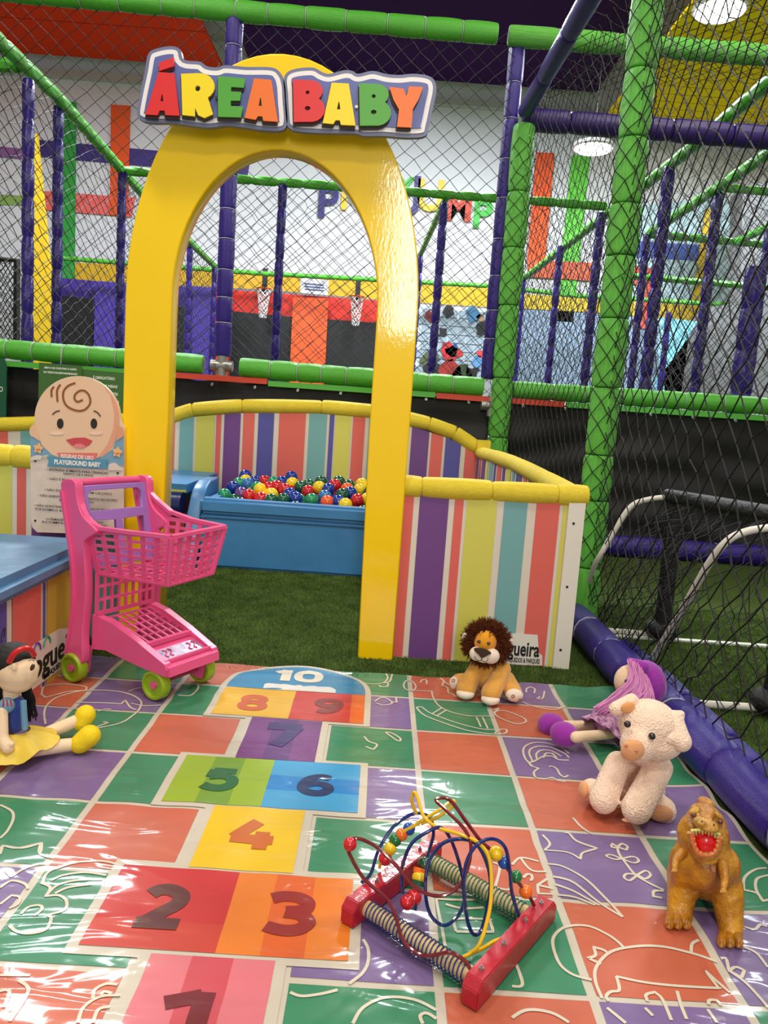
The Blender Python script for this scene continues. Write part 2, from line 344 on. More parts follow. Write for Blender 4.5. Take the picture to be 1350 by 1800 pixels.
# hanging lamps
m_lamp = mat('lamp_glow', (255, 250, 235), .5, emit=9); m_lampb = mat('lamp_body', (200, 200, 200), .4, .4)
for lab, p in (('round glowing ceiling lamp under the yellow panel, top right', G(1265, 20, 8.0)), ('round glowing hanging lamp between the green posts', G(1043, 262, 6.9))):
    t = thing('ceiling_lamp', lab, 'lamp', p)
    MB().tube([p+Vector((0, 0, z)) for z in (0, .03, .1, .16)], [.40, .44, .42, .2], 24).build('lamp_housing', m_lampb, t, True)
    MB().tube([p+Vector((0, 0, z)) for z in (-.02, -.005)], [.38, .40], 24).build('diffuser', m_lamp, t)
    MB().tube([p+Vector((0, 0, .16)), Vector((p.x, p.y, 9.8))], .012, 6).build('hanger', m_steel, t)
# ================================================================ TRAMPOLINE COURT behind the net
C4 = (380, 400, 1/2.7)
m_mesh = mat('trampoline_bed', (34, 33, 38), .7)
def padwall(lab, parts, Y):
    q0 = at(*parts[0][1][0], Y); t = thing('trampoline_wall', lab, 'trampoline', (q0.x, Y, 0))
    for i, (nm, pts, rgb) in enumerate(parts): plate(nm, [px2(WALLC, pts, Y)], Y-.06*i, .03, mat('vinyl_%d_%d_%d' % rgb, rgb, .4, bump=.3, bscale=4), t, bevel=.01)
def q4(pts): return [(380+a/2.7, 400+b/2.7) for a, b in pts]
padwall('purple padded trampoline wall seen left of the arch', [('pad', [(78, 487), (228, 500), (222, 660), (78, 660)], (72, 50, 150)), ('trampoline_bed', [(107, 521), (167, 527), (163, 655), (107, 655)], (30, 30, 34)), ('pad', [(172, 497), (226, 502), (222, 658), (168, 655)], (80, 60, 168))], 19.3)
padwall('purple padded trampoline wall seen through the arch at left', [('pad', [(290, 503), (374, 508), (372, 690), (290, 690)], (64, 44, 140)), ('trampoline_bed', [(292, 538), (328, 540), (326, 688), (292, 688)], (30, 30, 34)), ('pad', [(342, 506), (374, 508), (372, 686), (340, 686)], (80, 60, 168))], 19.3)
padwall('red padded trampoline wall with black beds under the hoops', [('pad', q4([(0, 290), (90, 300), (780, 350), (960, 370), (960, 800), (0, 800)]), (226, 50, 38)), ('trampoline_bed', q4([(78, 400), (365, 428), (350, 790), (66, 790)]), (30, 30, 34)), ('trampoline_bed', q4([(530, 440), (775, 458), (780, 790), (515, 790)]), (30, 30, 34)), ('pad', q4([(372, 338), (533, 345), (513, 790), (350, 790)]), (240, 92, 44))], 19.2)
# notice above the orange pad
t = tag(plate('notice_board', [px2(C4, [(400, 238), (534, 250), (530, 322), (400, 310)], 19.0)], 19.0, .02, mat('paper', (214, 214, 226), .6)), 'small white notice with blue marks above the orange pad', 'sign')
for k, yy in enumerate((262, 275, 288)): plate('print_line', [px2(C4, [(420, yy), (512, yy+8), (512, yy+12), (420, yy+4)], 18.96)], 18.96, .003, mat('blue_ink', (90, 100, 150), .6), t)
# basketball hoops with white nets
m_wnet = mat('white_net', (230, 228, 230), .7); m_dk = mat('dark_metal', (28, 26, 28), .5)
for lab, (bx, by), (nx, ny) in (('left basketball hoop with white net on red wall', (231, 255), (227, 290)), ('right basketball hoop with white net on red wall', (673, 290), (669, 328))):
    b = at(380+bx/2.7, 400+by/2.7, 18.9); n_ = at(380+nx/2.7, 400+ny/2.7, 18.6); t = thing('basketball_hoop', lab, 'hoop', n_)
    MB().box(b, (.12, .06, .6)).bar(b-Vector((0, 0, .2)), n_, .08, .04).build('bracket', m_dk, t)
    ring = [n_+Vector((.17*math.cos(a*PI/8), .17*math.sin(a*PI/8), 0)) for a in range(16)]; MB().tube(ring, .015, 6, closed=True).build('rim', mat('rim_red', (180, 60, 40), .4), t, True)
    def fn(u, v, n_=n_):
        rr = .17-.09*v**.7; return (n_.x+rr*np.cos(u*2*PI), n_.y+rr*np.sin(u*2*PI), n_.z-.68*v)
    net('net', fn, 16, 10, .011, m_wnet, t, .05)
# graffiti brick mural on the far right of the arch
BM = [(1062, 362), (1292, 378), (1262, 725), (975, 705)]
X0 = at(380+1000/2.7, 400+365/2.7, 18.8); X1 = at(380+1300/2.7, 400+725/2.7, 18.8)
t = thing('graffiti_wall', 'grey brick graffiti wall panel right of the arch', 'wall panel', ((X0.x+X1.x)/2, 18.8, X1.z))
MB().box(((X0.x+X1.x)/2, 18.86, (X0.z+X1.z)/2), (X1.x-X0.x+.5, .1, X0.z-X1.z)).build('board', mat('mural_mortar', (196, 206, 214), .7), t)
mbk = None; bw, bh = .40, .17
for j in range(int((X0.z-X1.z)/.2)):
    for i in range(int((X1.x-X0.x+.3)/.44)+1):
        x = X0.x-.1+i*.44+(.22 if j % 2 else 0); z = X1.z+.12+j*.2
        if mbk is None: mbk = MB().box((0, 0, 0), (bw, .03, bh)).mesh('brick'); mbk.materials.append(mat('mural_brick', (150, 166, 182), .7, var=.15, vscale=2))
        o = bpy.data.objects.new('brick', mbk); COL.objects.link(o); Wd = Matrix.Translation((x, 18.8, z)); o.parent = t; o.matrix_basis = WM[t.name].inverted() @ Wd; WM[o.name] = Wd
def splat(cx, cz, r, rgb, n=11, Y=18.77, j=.35):
    L = [(cx+r*(1+random.uniform(-j, j))*math.cos(2*PI*k/n), cz+r*(1+random.uniform(-j, j))*math.sin(2*PI*k/n)) for k in range(n)]
    plate('paint_splat', [L], Y, .006, mat('paint_%d_%d_%d' % rgb, rgb, .6), t)
for (cx, cy, r, rgb) in ((1100, 395, 28, (26, 28, 32)), (1262, 480, 32, (26, 28, 32)), (1075, 495, 22, (30, 30, 34)), (1215, 415, 34, (60, 110, 150)), (1255, 430, 18, (150, 120, 90)), (1110, 600, 48, (186, 40, 44)), (1120, 590, 30, (220, 214, 210)), (1130, 570, 16, (50, 80, 160)), (1120, 680, 50, (150, 36, 30)), (1170, 690, 40, (40, 60, 30)), (1215, 690, 30, (28, 26, 30)), (1240, 640, 26, (90, 140, 190)), (1255, 600, 16, (200, 60, 60)), (1010, 620, 40, (80, 90, 60)), (1020, 670, 36, (36, 34, 40)), (1012, 420, 24, (120, 40, 44))):
    q = at(380+cx/2.7, 400+cy/2.7, 18.77); splat(q.x, q.z, r/2.7*18.77/FPX, rgb)
# grey climbing wedge and pale blue slide at the far right
wedge = [(840, 1160), (1005, 850), (1050, 790), (1190, 770), (1200, 240), (1500, 150), (1500, 1230), (860, 1210)]
tag(plate('climbing_wall', [px2(C5, wedge, 17.5)], 17.5, .3, mat('climb_grey', (104, 104, 106), .8, var=.12, vscale=2)), 'grey climbing wedge at the far right behind the nets', 'climbing wall')
tag(plate('slide', [px2(C5, [(838, 835), (1000, 855), (960, 930), (825, 1115), (790, 1700), (860, 1700)], 17.0)], 17.0, .15, mat('slide_cyan', (130, 206, 232), .25, coat=.4)), 'glossy pale blue slide edge in front of the grey wedge', 'slide')
tag(plate('yellow_drape', [px2(WALLC, [(62, 240), (66, 236), (90, 480), (92, 1000), (50, 1000), (60, 480)], 16.5)], 16.5, .05, mat('drape_yellow', (222, 184, 28), .6)), 'narrow yellow drape hanging between the purple posts at left', 'drape')
# black framed gate net on the far left
t = thing('goal_gate', 'black framed net panel at the left edge', 'net', at(0, 600, 12)); 
a = at(-60, 450, 12); b = at(30, 458, 12); c = at(29, 620, 12); d = at(-60, 620, 12)
MB().tube([a, b, c, d], .055, 8).build('frame', m_dk, t, True)
net('net', lambda u, v: (a.x+(b.x-a.x)*u, 12+0*u, d.z+(b.z-d.z)*v), 22, 24, .008, m_net, t, .08)
# ================================================================ FRAME of padded pipes
YR = 6.4; ZR = 4.106
padded('padded_rail', 'long green padded rail across the middle above the black tarp', 'rail', [(-5.2, YR, 1.405), (-1.52, YR, 1.375)], .078, m_green, .23, m_tie)
padded('padded_rail', 'green padded rail running right from the chrome clamp behind the arch', 'rail', [(-1.22, YR, 1.372), (.82, YR, 1.345)], .078, m_green, .23, m_tie)
padded('padded_rail', 'green padded rail right of the slim green post', 'rail', [(1.06, YR, 1.345), (4.0, YR, 1.355)], .07, m_green, .3, m_tie)
padded('padded_rail', 'green padded top rail above the arch, left part', 'rail', [(-5.5, YR, 4.17), (.70, YR, 4.09)], .075, m_green, .29, m_tie)
padded('padded_rail', 'green padded top rail crossing behind the thick green post', 'rail', [(.78, YR, 4.085), (4.4, YR, 4.075)], .075, m_green_tape, .4, m_tie)
padded('padded_post', 'purple padded post seen through the arch and beside the red ceiling panel', 'post', [(-1.37, YR+.02, 1.45), (-1.378, YR+.02, 4.10)], .066, m_purple, .25, m_tie)
padded('padded_post', 'purple padded post just left of the slim green post', 'post', [(.86, YR+.06, 1.42), (.868, YR+.06, 4.03)], .062, m_purple, .28, m_tie)
p0 = Vector((.975, YR-.03, 0))
padded('padded_post', 'slim green padded post behind the right end of the playpen', 'post', [p0, p0+Vector((-.01, 0, 3.42))], .088, m_green_tape, .5)
padded('padded_beam', 'dark purple padded beam crossing to the upper right', 'beam', [(.95, YR, 3.475), (4.2, YR, 3.465)], .085, m_purple_dk, .42)
padded('padded_beam', 'purple padded beam running overhead toward the camera', 'beam', [(.95, YR-.1, 3.49), (1.02, 4.3, 3.49), (1.05, 3.0, 3.49)], .06, m_purple, .8)
p2 = G(1022, 1092, 0); 
padded('padded_post', 'thick green padded post at the front corner of the net', 'post', [(p2.x, p2.y, 0), (p2.x+.005, p2.y, 3.6)], .078, m_green_tape, .34)
# clamps
for lab, q in (('chrome pipe clamp joining the green rails below the purple post', (-1.37, YR, 1.375)), ('chrome pipe clamp at the slim green post', (.90, YR-.02, 1.20))):
    t = thing('pipe_clamp', lab, 'clamp', q); q = Vector(q)
    MB().tube([q+Vector((-.09, 0, 0)), q+Vector((.09, 0, 0))], .045, 12).tube([q+Vector((0, 0, -.09)), q+Vector((0, 0, .08))], .042, 12).build('clamp_body', m_steel, t, True)
    for s in (-1, 1): MB().tube([q+Vector((s*.05, -.045, 0)), q+Vector((s*.05, -.065, 0))], .014, 6).build('bolt', mat('bolt_steel', (140, 140, 140), .3, .9), t)
# trim strips beneath the rail
for lab, x0, x1, z, rgb in (('green strip under the rail at the left', -4.6, -1.9, 1.27, (82, 176, 60)), ('red strip under the rail left of the clamp', -1.86, -.98, 1.27, (206, 66, 40)), ('green strip under the rail inside the arch', -.97, .42, 1.255, (82, 176, 60)), ('red strip under the rail near the slim green post', .43, 1.5, 1.25, (206, 66, 40)), ('green strip under the rail at the right', 1.52, 4.0, 1.25, (82, 176, 60))):
    tag(MB().box(((x0+x1)/2, YR-.03, z), (x1-x0, .04, .045)).build('edge_strip', mat('strip_%d' % rgb[0], rgb, .5)), lab, 'strip')
# tarp: hung sheet with folds and eyelets
def tarp(name, lab, x0, x1, z0, z1, Y, amp=.02):
    nx, nz = int((x1-x0)/.06), 26; mb = MB(); vs = []
    for i in range(nx+1):
        for j in range(nz+1):
            x = x0+(x1-x0)*i/nx; z = z0+(z1-z0)*j/nz; sag = amp*math.sin(x*5+math.sin(z*4)*1.6)*math.sin(z*7+x*.7)+.6*amp*math.sin(z*23+math.sin(x*2.1)*3); vs.append((x, Y+sag*(1-(j/nz)**6), z-.02*(j == nz)*math.sin(x*9)**2))
    fs = [(i*(nz+1)+j, (i+1)*(nz+1)+j, (i+1)*(nz+1)+j+1, i*(nz+1)+j+1) for i in range(nx) for j in range(nz)]
    t = thing(name, lab, 'tarpaulin', ((x0+x1)/2, Y, z0)); mb.add(vs, fs).build('sheet', m_black, t, True)
    k = x0+.15
    while k < x1: MB().tube([(k, Y-.035, z1-.045), (k, Y-.045, z1-.045)], [.014, .012], 8).build('eyelet', m_steel, t); k += .36
tarp('tarpaulin', 'black tarpaulin hung below the green rail behind the playpen', -5.2, .9, .02, 1.26, YR+.06)
tarp('tarpaulin', 'black tarpaulin behind the small goal on the right', 1.02, 4.6, .1, 1.26, YR+.06)
padded('floor_bumper', 'purple padded rail on the ground at the far side of the pitch', 'rail', [(1.05, 6.36, .09), (4.4, 6.36, .09)], .085, m_purple, .5, m_tie)
# court frame further back: one rail or post each
RW = 'padded rails of the trampoline courts'
def rail(lab, P, r=.06): plainpad('padded_rail', lab, 'rail', P, r, m_green)
def post(lab, x, y, z1=ZR, z0=0.0, r=.06): plainpad('padded_post', lab, 'post', [(x, y, z0), (x, y, z1-.02)], r, m_purple)
rail('green padded rail sloping away down the left side', [(-3.62, 6.5, ZR), (-3.62, 8.4, ZR), (-3.95, 13, ZR), (-4.1, 18.1, ZR)], .065)
rail('short green padded rail at the upper left edge', [(-7, 7.7, ZR), (-3.65, 7.7, ZR)], .065)
rail('green padded rail crossing behind the purple post in the arch', [(-3.78, 10.9, ZR), (2.9, 10.95, ZR)])
rail('thin green padded rail along the yellow wave of the back wall', [(-8, 18.3, ZR), (-3.1, 18.5, ZR), (2.2, 18.0, ZR), (4.3, 18.5, ZR), (9, 18.2, ZR)], .055)
rail('dark green padded rail receding from the top right corner', [(3.12, 5.0, ZR), (3.1, 9.0, ZR), (2.82, 16.8, ZR)], .065)
rail('green padded rail receding at the right side behind the net', [(3.93, 7.0, ZR), (3.95, 12.3, ZR)], .065)
rail('green padded rail crossing above the blue wall band', [(3.93, 12.3, ZR), (9, 12.6, ZR)])
rail('green padded rail crossing lower at the right behind the posts', [(4.0, 14.6, 3.9), (9, 14.9, 3.9)])
rail('green padded rail receding near the right edge', [(5.4, 9, ZR), (5.38, 12.4, ZR)])
rail('short green padded rail at the right below the blue sky band', [(4.0, 9.8, ZR), (7, 9.9, ZR)], .05)
rail('dark green rail leaning away right of the arch', [(.68, 11.0, ZR), (.5, 15.2, ZR)], .05)
post('purple padded post nearest the left edge', at(48, 590, 7.6).x, 7.6, 3.98, 0, .058)
post('second purple padded post from the left', at(99, 590, 8.6).x, 8.6, ZR, 0, .058)
post('purple padded post just left of the arch', -3.78, 10.85)
post('thin purple post inside the arch near its left leg', -4.06, 15.6)
post('farthest thin purple post inside the arch at left', -4.08, 17.9)
post('thin purple padded post in the middle of the arch', -1.59, 10.9)
post('thin purple padded post right of the arch', .66, 11.2)
post('thin purple padded post closest to the arch on its right', .5, 15.0)
post('far thin purple post against the grey wall', 2.8, 16.7)
post('thin purple post behind the middle of the right nets', 2.83, 13.4)
post('purple post hidden partly by the thick green post', 2.9, 11.2, r=.065)
post('tall purple post right of the thick green post', 3.08, 9.1, r=.072)
post('tall purple post in front of the grey wedge', 4.0, 9.9, r=.068)
post('thin purple post before the coral wall block', 3.9, 12.2)
post('thin purple post at the far right of the wedge', 5.4, 11.4)
post('faint purple post over the yellow wave', 5.2, 14.5, 3.3)
post('purple post at the right edge of the picture', 3.18, 6.9, 2.6, .0, .075)
# nets
def plane_net(name, lab, x0, x1, y0, y1, z0, z1, cw, ch, r=.0022, m_=None, jit=.10, sag=0):
    L = math.hypot(x1-x0, y1-y0); nu = int(L/cw*2); nv = int((z1-z0)/ch*2)
    def f(u, v): return (x0+(x1-x0)*u+sag*np.sin(u*3.1)*np.sin(v*3.1)*(1 if abs(x1-x0) < abs(y1-y0) else 0), y0+(y1-y0)*u, z0+(z1-z0)*v)
    return tag(net(name, f, nu, nv, r, m_ or m_net, None, jit), lab, 'net')
plane_net('safety_net', 'black safety net above the green rail behind the arch', -5.4, .86, YR+.0, YR+.0, 1.40, 4.12, .150, .135, .0028, jit=.06)
plane_net('safety_net', 'black safety net between slim green post and right edge', 1.0, 4.3, YR, YR, 1.38, 3.45, .12, .12, .0026)
plane_net('safety_net', 'black safety net above the dark purple beam', .95, 4.3, YR, YR, 3.5, 4.08, .12, .12, .0026)
plane_net('safety_net', 'black side net stretched between the two green posts', .99, p2.x, YR-.05, p2.y, .1, 3.46, .11, .125, .0024, sag=.05)
plane_net('safety_net', 'near black side net rising from the purple tube', p2.x+.0, 1.12, p2.y-.05, 1.2, .13, 3.46, .14, .135, .003, jit=.13, sag=.03)
plane_net('safety_net', 'distant black net across the courts at mid depth', -3.8, 2.9, 10.95, 10.95, 1.4, ZR, .16, .15, .004, m_netw)
plane_net('safety_net', 'dense black net along the left side of the courts', -3.64, -4.05, 6.9, 18, 1.4, ZR, .30, .15, .004, m_netw)
plane_net('safety_net', 'dense black net along the right side of the courts', 3.1, 2.85, 6.5, 16.8, 1.2, ZR, .26, .15, .004, m_netw)
plane_net('safety_net', 'dense black net in front of the grey wedge', 3.95, 3.95, 6.5, 12.3, 1.2, ZR, .26, .15, .004, m_netw)
for lab, cx_, cy0, rr_, n_, z0_, z1_ in (('black net wrapped around the thick green post', p2.x, p2.y, .092, 14, .35, 3.4), ('black net wrapped around the slim green post', .972, YR-.03, .104, 14, .9, 3.3)):
    tag(net('net_wrap', lambda u, v: (cx_+rr_*np.cos(PI*1.02+u*PI*1.1-.2)+.004*v, cy0+rr_*np.sin(PI*1.02+u*PI*1.1-.2), z0_+(z1_-z0_)*v), 6, int((z1_-z0_)/.062), .0026, m_net, None, .12), lab, 'net')
def roofnet(u, v): return (.99+3.2*v, 6.4-4.6*u, 3.62+.35*np.sin(v*1.6)+0*u)
tag(net('overhead_net', roofnet, 56, 40, .0028, m_net, None, .1), 'black net roof slung over the pitch at top right', 'net')
# ---- green notice boards hung on the tarp
m_gb = mat('board_green', (66, 112, 48), .4); m_ink = mat('white_ink', (226, 230, 220), .5)
def board(lab, pts, rgb, lines, Y=6.27, string=None):
    L = px2(WALLC, pts, Y); t = thing('notice_board', lab, 'sign', (L[0][0], Y, min(p[1] for p in L)))
    plate('panel', [L], Y, .006, mat('board_%d' % rgb[0], rgb, .35), t)
    for (s, x, y, hp, wp) in lines:
        q = at(x, y, Y-.008); word('lettering', s, hp*Y/FPX*1.35, Matrix.Translation((q.x, 0, q.z)) @ face_cam(Y-.008), m_ink, t, .0008, off=.0008, fitw=wp*Y/FPX)
    if string:
        MB().tube([at(*string[0], Y), at(*string[1], Y)], .002, 5).build('string', m_white, t)
board('green notice board hung by a string above the baby sign', [(69, 637), (144, 643), (142, 770), (67, 765)], (66, 108, 50), [('ABRA O QR CODE PARA O ACEITE', 106, 648, 3.2, 56), ('DO TERMO DE RESPONSABILIDADE', 106, 656, 3.2, 58)], 6.25, ((108, 606), (107, 640)))
board('green rules board right of the hung notice, behind the baby sign', [(144, 649), (222, 656), (220, 760), (142, 752)], (66, 100, 48), [('É OBRIGATÓRIO:', 183, 665, 5, 38), ('USO DE MEIAS', 186, 679, 5, 40), ('ANTIDERRAPANTES', 184, 692, 5, 46), ('PARA TODOS', 188, 706, 5, 42)], 6.27)
board('dark green board cut off by the left edge of the picture', [(-60, 625), (8, 630), (12, 645), (11, 772), (-60, 770)], (22, 84, 58), [('SALTO', -8, 684, 9, 26)], 6.2)
# ================================================================ PLAYPEN
def stripes_poly(xs, zb, ztop, Y, parent, nm='stripe_print', frame=None):
    """xs: list of (x0, x1, material); ztop: function of x"""
    ms = []; mb = MB()
    for x0, x1, mm in xs:
        if mm not in ms: ms.append(mm)
        mb.mi = ms.index(mm); n = max(1, int(abs(x1-x0)/.04))
        for k in range(n):
            a = x0+(x1-x0)*k/n; b = x0+(x1-x0)*(k+1)/n
            if frame: mb.quad(frame(a, zb), frame(b, zb), frame(b, ztop(b)), frame(a, ztop(a)))
            else: mb.quad((a, Y, zb), (b, Y, zb), (b, Y, ztop(b)), (a, Y, ztop(a)))
    return mb.build(nm, ms, parent)
PY = 3.29
t = thing('playpen_panel', 'front playpen panel with coloured stripes right of the arch', 'panel', (.5, PY, 0))
MB().box((.51, PY+.03, .39), (.80, .05, .78)).build('board', m_white, t)
yy = 690+580/3.068; C3 = lambda x: at(620+x/3.068, yy, PY).x
xs = [(C3(a), C3(b), mm) for a, b, mm in ((262, 330, m_coral), (362, 520, m_purp), (552, 600, m_coral), (618, 782, m_lime), (820, 947, m_teal), (995, 1122, m_coral), (1142, 1164, m_lime))]
stripes_poly(xs, .003, lambda x: .77, PY+.003, t)
wb = MB().box(((C3(1166)+C3(1256))/2, PY-.004, .38), (C3(1256)-C3(1166), .016, .755)); wbo = wb.build('edge_board', mat('edge_board_white', (236, 230, 216), .4), t)
for z in (.665, .38, .09): MB().tube([((C3(1200)), PY-.012, z), ((C3(1200)), PY-.0135, z)], .006, 10).build('screw', m_dk, wbo)
# logo sticker
q = at(902, 1148, PY); stk = [(846, 1128), (862, 1122), (870, 1122), (884, 1112), (945, 1116), (947, 1148), (953, 1152), (953, 1170), (900, 1168), (846, 1164)]
st = plate('logo_sticker', [px2(WALLC, stk, PY-.001)], PY-.001, .0008, mat('sticker_white', (238, 232, 220), .4), t)
M_ = lambda x, y, Y: Matrix.Translation((at(x, y, Y).x, 0, at(x, y, Y).z)) @ face_cam(Y)
word('logo_lettering', 'Nogueira', .094, M_(906, 1141, PY-.003), m_dk, st, .0006, off=.0022, fitw=.215)
word('logo_lettering', 'BRINQUEDOS & PARQUES', .030, M_(916, 1161, PY-.003), m_dk, st, .0006, off=.0005, fitw=.168)
def ywrap(parent, P, r=.046, n=None): 
    for i in range(len(P)-1): sleeve(parent, P[i], P[i+1], r, m_yellowfoam, 'foam_tube', .04)
ywrap(t, [Vector((x, PY+.03, z)) for x, z in ((.10, .775), (.19, .775), (.50, .778), (.79, .782), (.925, .785))], .047)
# left front panel
t = thing('playpen_panel', 'striped playpen panel at the left edge behind the baby sign', 'panel', (-1.8, PY, 0))
MB().box((-1.8, PY+.03, .39), (1.36, .05, .78)).build('board', m_white, t)
xl = [(at(a, 880, PY).x, at(b, 880, PY).x, mm) for a, b, mm in ((-60, -30, m_teal), (-22, -2, m_purp), (-2, 20, m_lime), (29, 45, m_coral), (55, 115, m_purp), (120, 150, m_coral), (160, 214, m_teal))]
stripes_poly(xl, .003, lambda x: .77, PY+.003, t)
ywrap(t, [Vector((x, PY+.03, z)) for x, z in ((-2.2, .79), (-1.60, .79), (-1.5, .785), (-1.13, .78))], .05)
# back panel with arched top, right side panel
BY = 6.0
def ztop(x): return 1.0 - .085*max(0, (x+.35))**1.0*1.9*max(0, x+.35) - .05*max(0, -(x+.45))**2*1.6 if True else 1
tp = []
for a, b in ((292, 741), (335, 725), (420, 718), (560, 719), (655, 727), (735, 745), (790, 763), (835, 787), (846, 800)):
    q = at(a, b+8, BY); tp.append((q.x, q.z))
tp = [(-3.2, .72), (-2.4, .80)] + tp
def ztop(x):
    for (x0, z0), (x1, z1) in zip(tp, tp[1:]):
        if x0 <= x <= x1: return z0+(z1-z0)*(x-x0)/(x1-x0)
    return tp[0][1] if x < tp[0][0] else tp[-1][1]
t = thing('playpen_panel', 'back playpen panel with arched yellow top and coloured stripes', 'panel', (-.9, BY, 0))
mb = MB(); N = 60
for k in range(N):
    a = -3.2+(tp[-1][0]+3.2)*k/N; b = -3.2+(tp[-1][0]+3.2)*(k+1)/N
    vs = [(a, BY+.005, 0), (b, BY+.005, 0), (b, BY+.005, ztop(b)), (a, BY+.005, ztop(a)), (a, BY+.05, 0), (b, BY+.05, 0), (b, BY+.05, ztop(b)), (a, BY+.05, ztop(a))]
    mb.add(vs, [(0, 1, 2, 3), (5, 4, 7, 6), (3, 2, 6, 7)])
mb.build('board', m_white, t)
c2 = lambda x: at(270+x/3.293, 781, BY).x; c3 = lambda x: at(620+x/3.068, 820, BY).x
st_ = [(c2(a), c2(b), mm) for a, b, mm in ((60, 120, m_coral), (148, 228, m_teal), (243, 347, m_lime), (358, 386, m_coral), (404, 498, m_purp), (513, 578, m_coral), (600, 690, m_indigo), (720, 873, m_coral), (893, 996, m_teal), (1011, 1038, m_indigo), (1046, 1135, m_lime), (1146, 1216, m_coral), (1240, 1330, m_teal))]
st_ += [(c3(a), c3(b), mm) for a, b, mm in ((190, 270, m_lime), (305, 400, m_purp), (412, 476, m_coral), (490, 575, m_indigo), (600, 690, m_coral))]
st_ += [(-3.1+i*.25, -2.95+i*.25, (m_coral, m_teal, m_lime, m_purp, m_indigo)[i % 5]) for i in range(5)]
stripes_poly(st_, .003, ztop, BY, t)
tb = [(-3.2, .75), (-2.4, .83)] + [((lambda q: (q.x, q.z))(at(a, b, BY))) for a, b in ((292, 738), (338, 722), (425, 716), (565, 718), (660, 726), (755, 747), (800, 763), (838, 790))]
ywrap(t, [Vector((x, BY+.03, z+.01)) for x, z in tb], .055)
# right side panel, tapering inward to the back
A = Vector((.855, 3.33, 0)); B = Vector((.76, 5.97, 0)); zt = lambda s: .78+.04*s+.03*math.sin(s*PI)
t = thing('playpen_panel', 'striped playpen side panel receding behind the right front panel', 'panel', (.84, 4.6, 0))
mb = MB()
for k in range(12):
    s0, s1 = k/12, (k+1)/12; p, q_ = A.lerp(B, s0), A.lerp(B, s1); o_ = Vector((.045, 0, 0))
    vs = [p, q_, q_+Vector((0, 0, zt(s1))), p+Vector((0, 0, zt(s0)))]; vs = vs+[v+o_ for v in vs]
    mb.add(vs, [(1, 0, 3, 2), (4, 5, 6, 7), (3, 7, 6, 2)])
mb.build('board', m_white, t)
pal = (m_coral, m_indigo, m_teal, m_lime, m_purp); cur = .03; lst = []; k = 0
while cur < .97: wdt = (.05, .03, .055, .025)[k % 4]; lst.append((cur, min(cur+wdt, .99), pal[k % 5])); cur += wdt+.018; k += 1
stripes_poly(lst, .003, zt, 0, t, frame=lambda s, z: (A.lerp(B, s)+Vector((-.003, 0, z))))
ywrap(t, [A.lerp(B, s)+Vector((.02, 0, zt(s)+.0)) for s in (0, .22, .5, .78, 1.0)], .045)
t2 = MB().box((.80, 5.95, .86), (.1, .1, .12)).build('corner_foam', m_yellowfoam, t)
# ================================================================ BALL PIT
m_bluev = mat('blue_vinyl', (62, 130, 190), .38, bump=.5, bscale=6, var=.08, vscale=3)
t = thing('ball_pit', 'blue vinyl ball pit box behind the arch', 'ball pit', (-.25, 5.3, 0))
x0, x1, y0, y1, hz = -1.14, .62, 4.86, 5.9, .45
def wall_(c, s, nm='wall_pad'):
    bm = bmesh.new(); bmesh.ops.create_cube(bm, size=1); bmesh.ops.scale(bm, vec=s, verts=bm.verts); bmesh.ops.translate(bm, vec=c, verts=bm.verts)
    bmesh.ops.bevel(bm, geom=bm.edges[:], offset=.022, segments=3, affect='EDGES'); me = bpy.data.meshes.new(nm); bm.to_mesh(me); bm.free(); return link(nm, me, t, m_bluev, True)
wall_(((x0+x1)/2, y0+.05, hz/2-.04), (x1-x0, .1, hz-.08)); wall_(((x0+x1)/2, y1-.05, hz/2), (x1-x0, .1, hz)); wall_((x0+.05, (y0+y1)/2, hz/2), (.1, y1-y0-.2, hz)); wall_((x1-.05, (y0+y1)/2, hz/2), (.1, y1-y0-.2, hz))
wall_(((x0+x1)/2, y0+.045, hz-.04), (x1-x0+.02, .125, .10), 'rim_pad')
m_seam = mat('blue_vinyl_dark', (44, 92, 140), .5)
MB().tube([(x0, y0-.004, hz-.115), (x1, y0-.004, hz-.115)], .006, 6).build('seam', m_seam, t, True)
MB().box(((x0+x1)/2, (y0+y1)/2, .12), (x1-x0-.2, y1-y0-.2, .22)).build('base_foam', m_bluev, t)
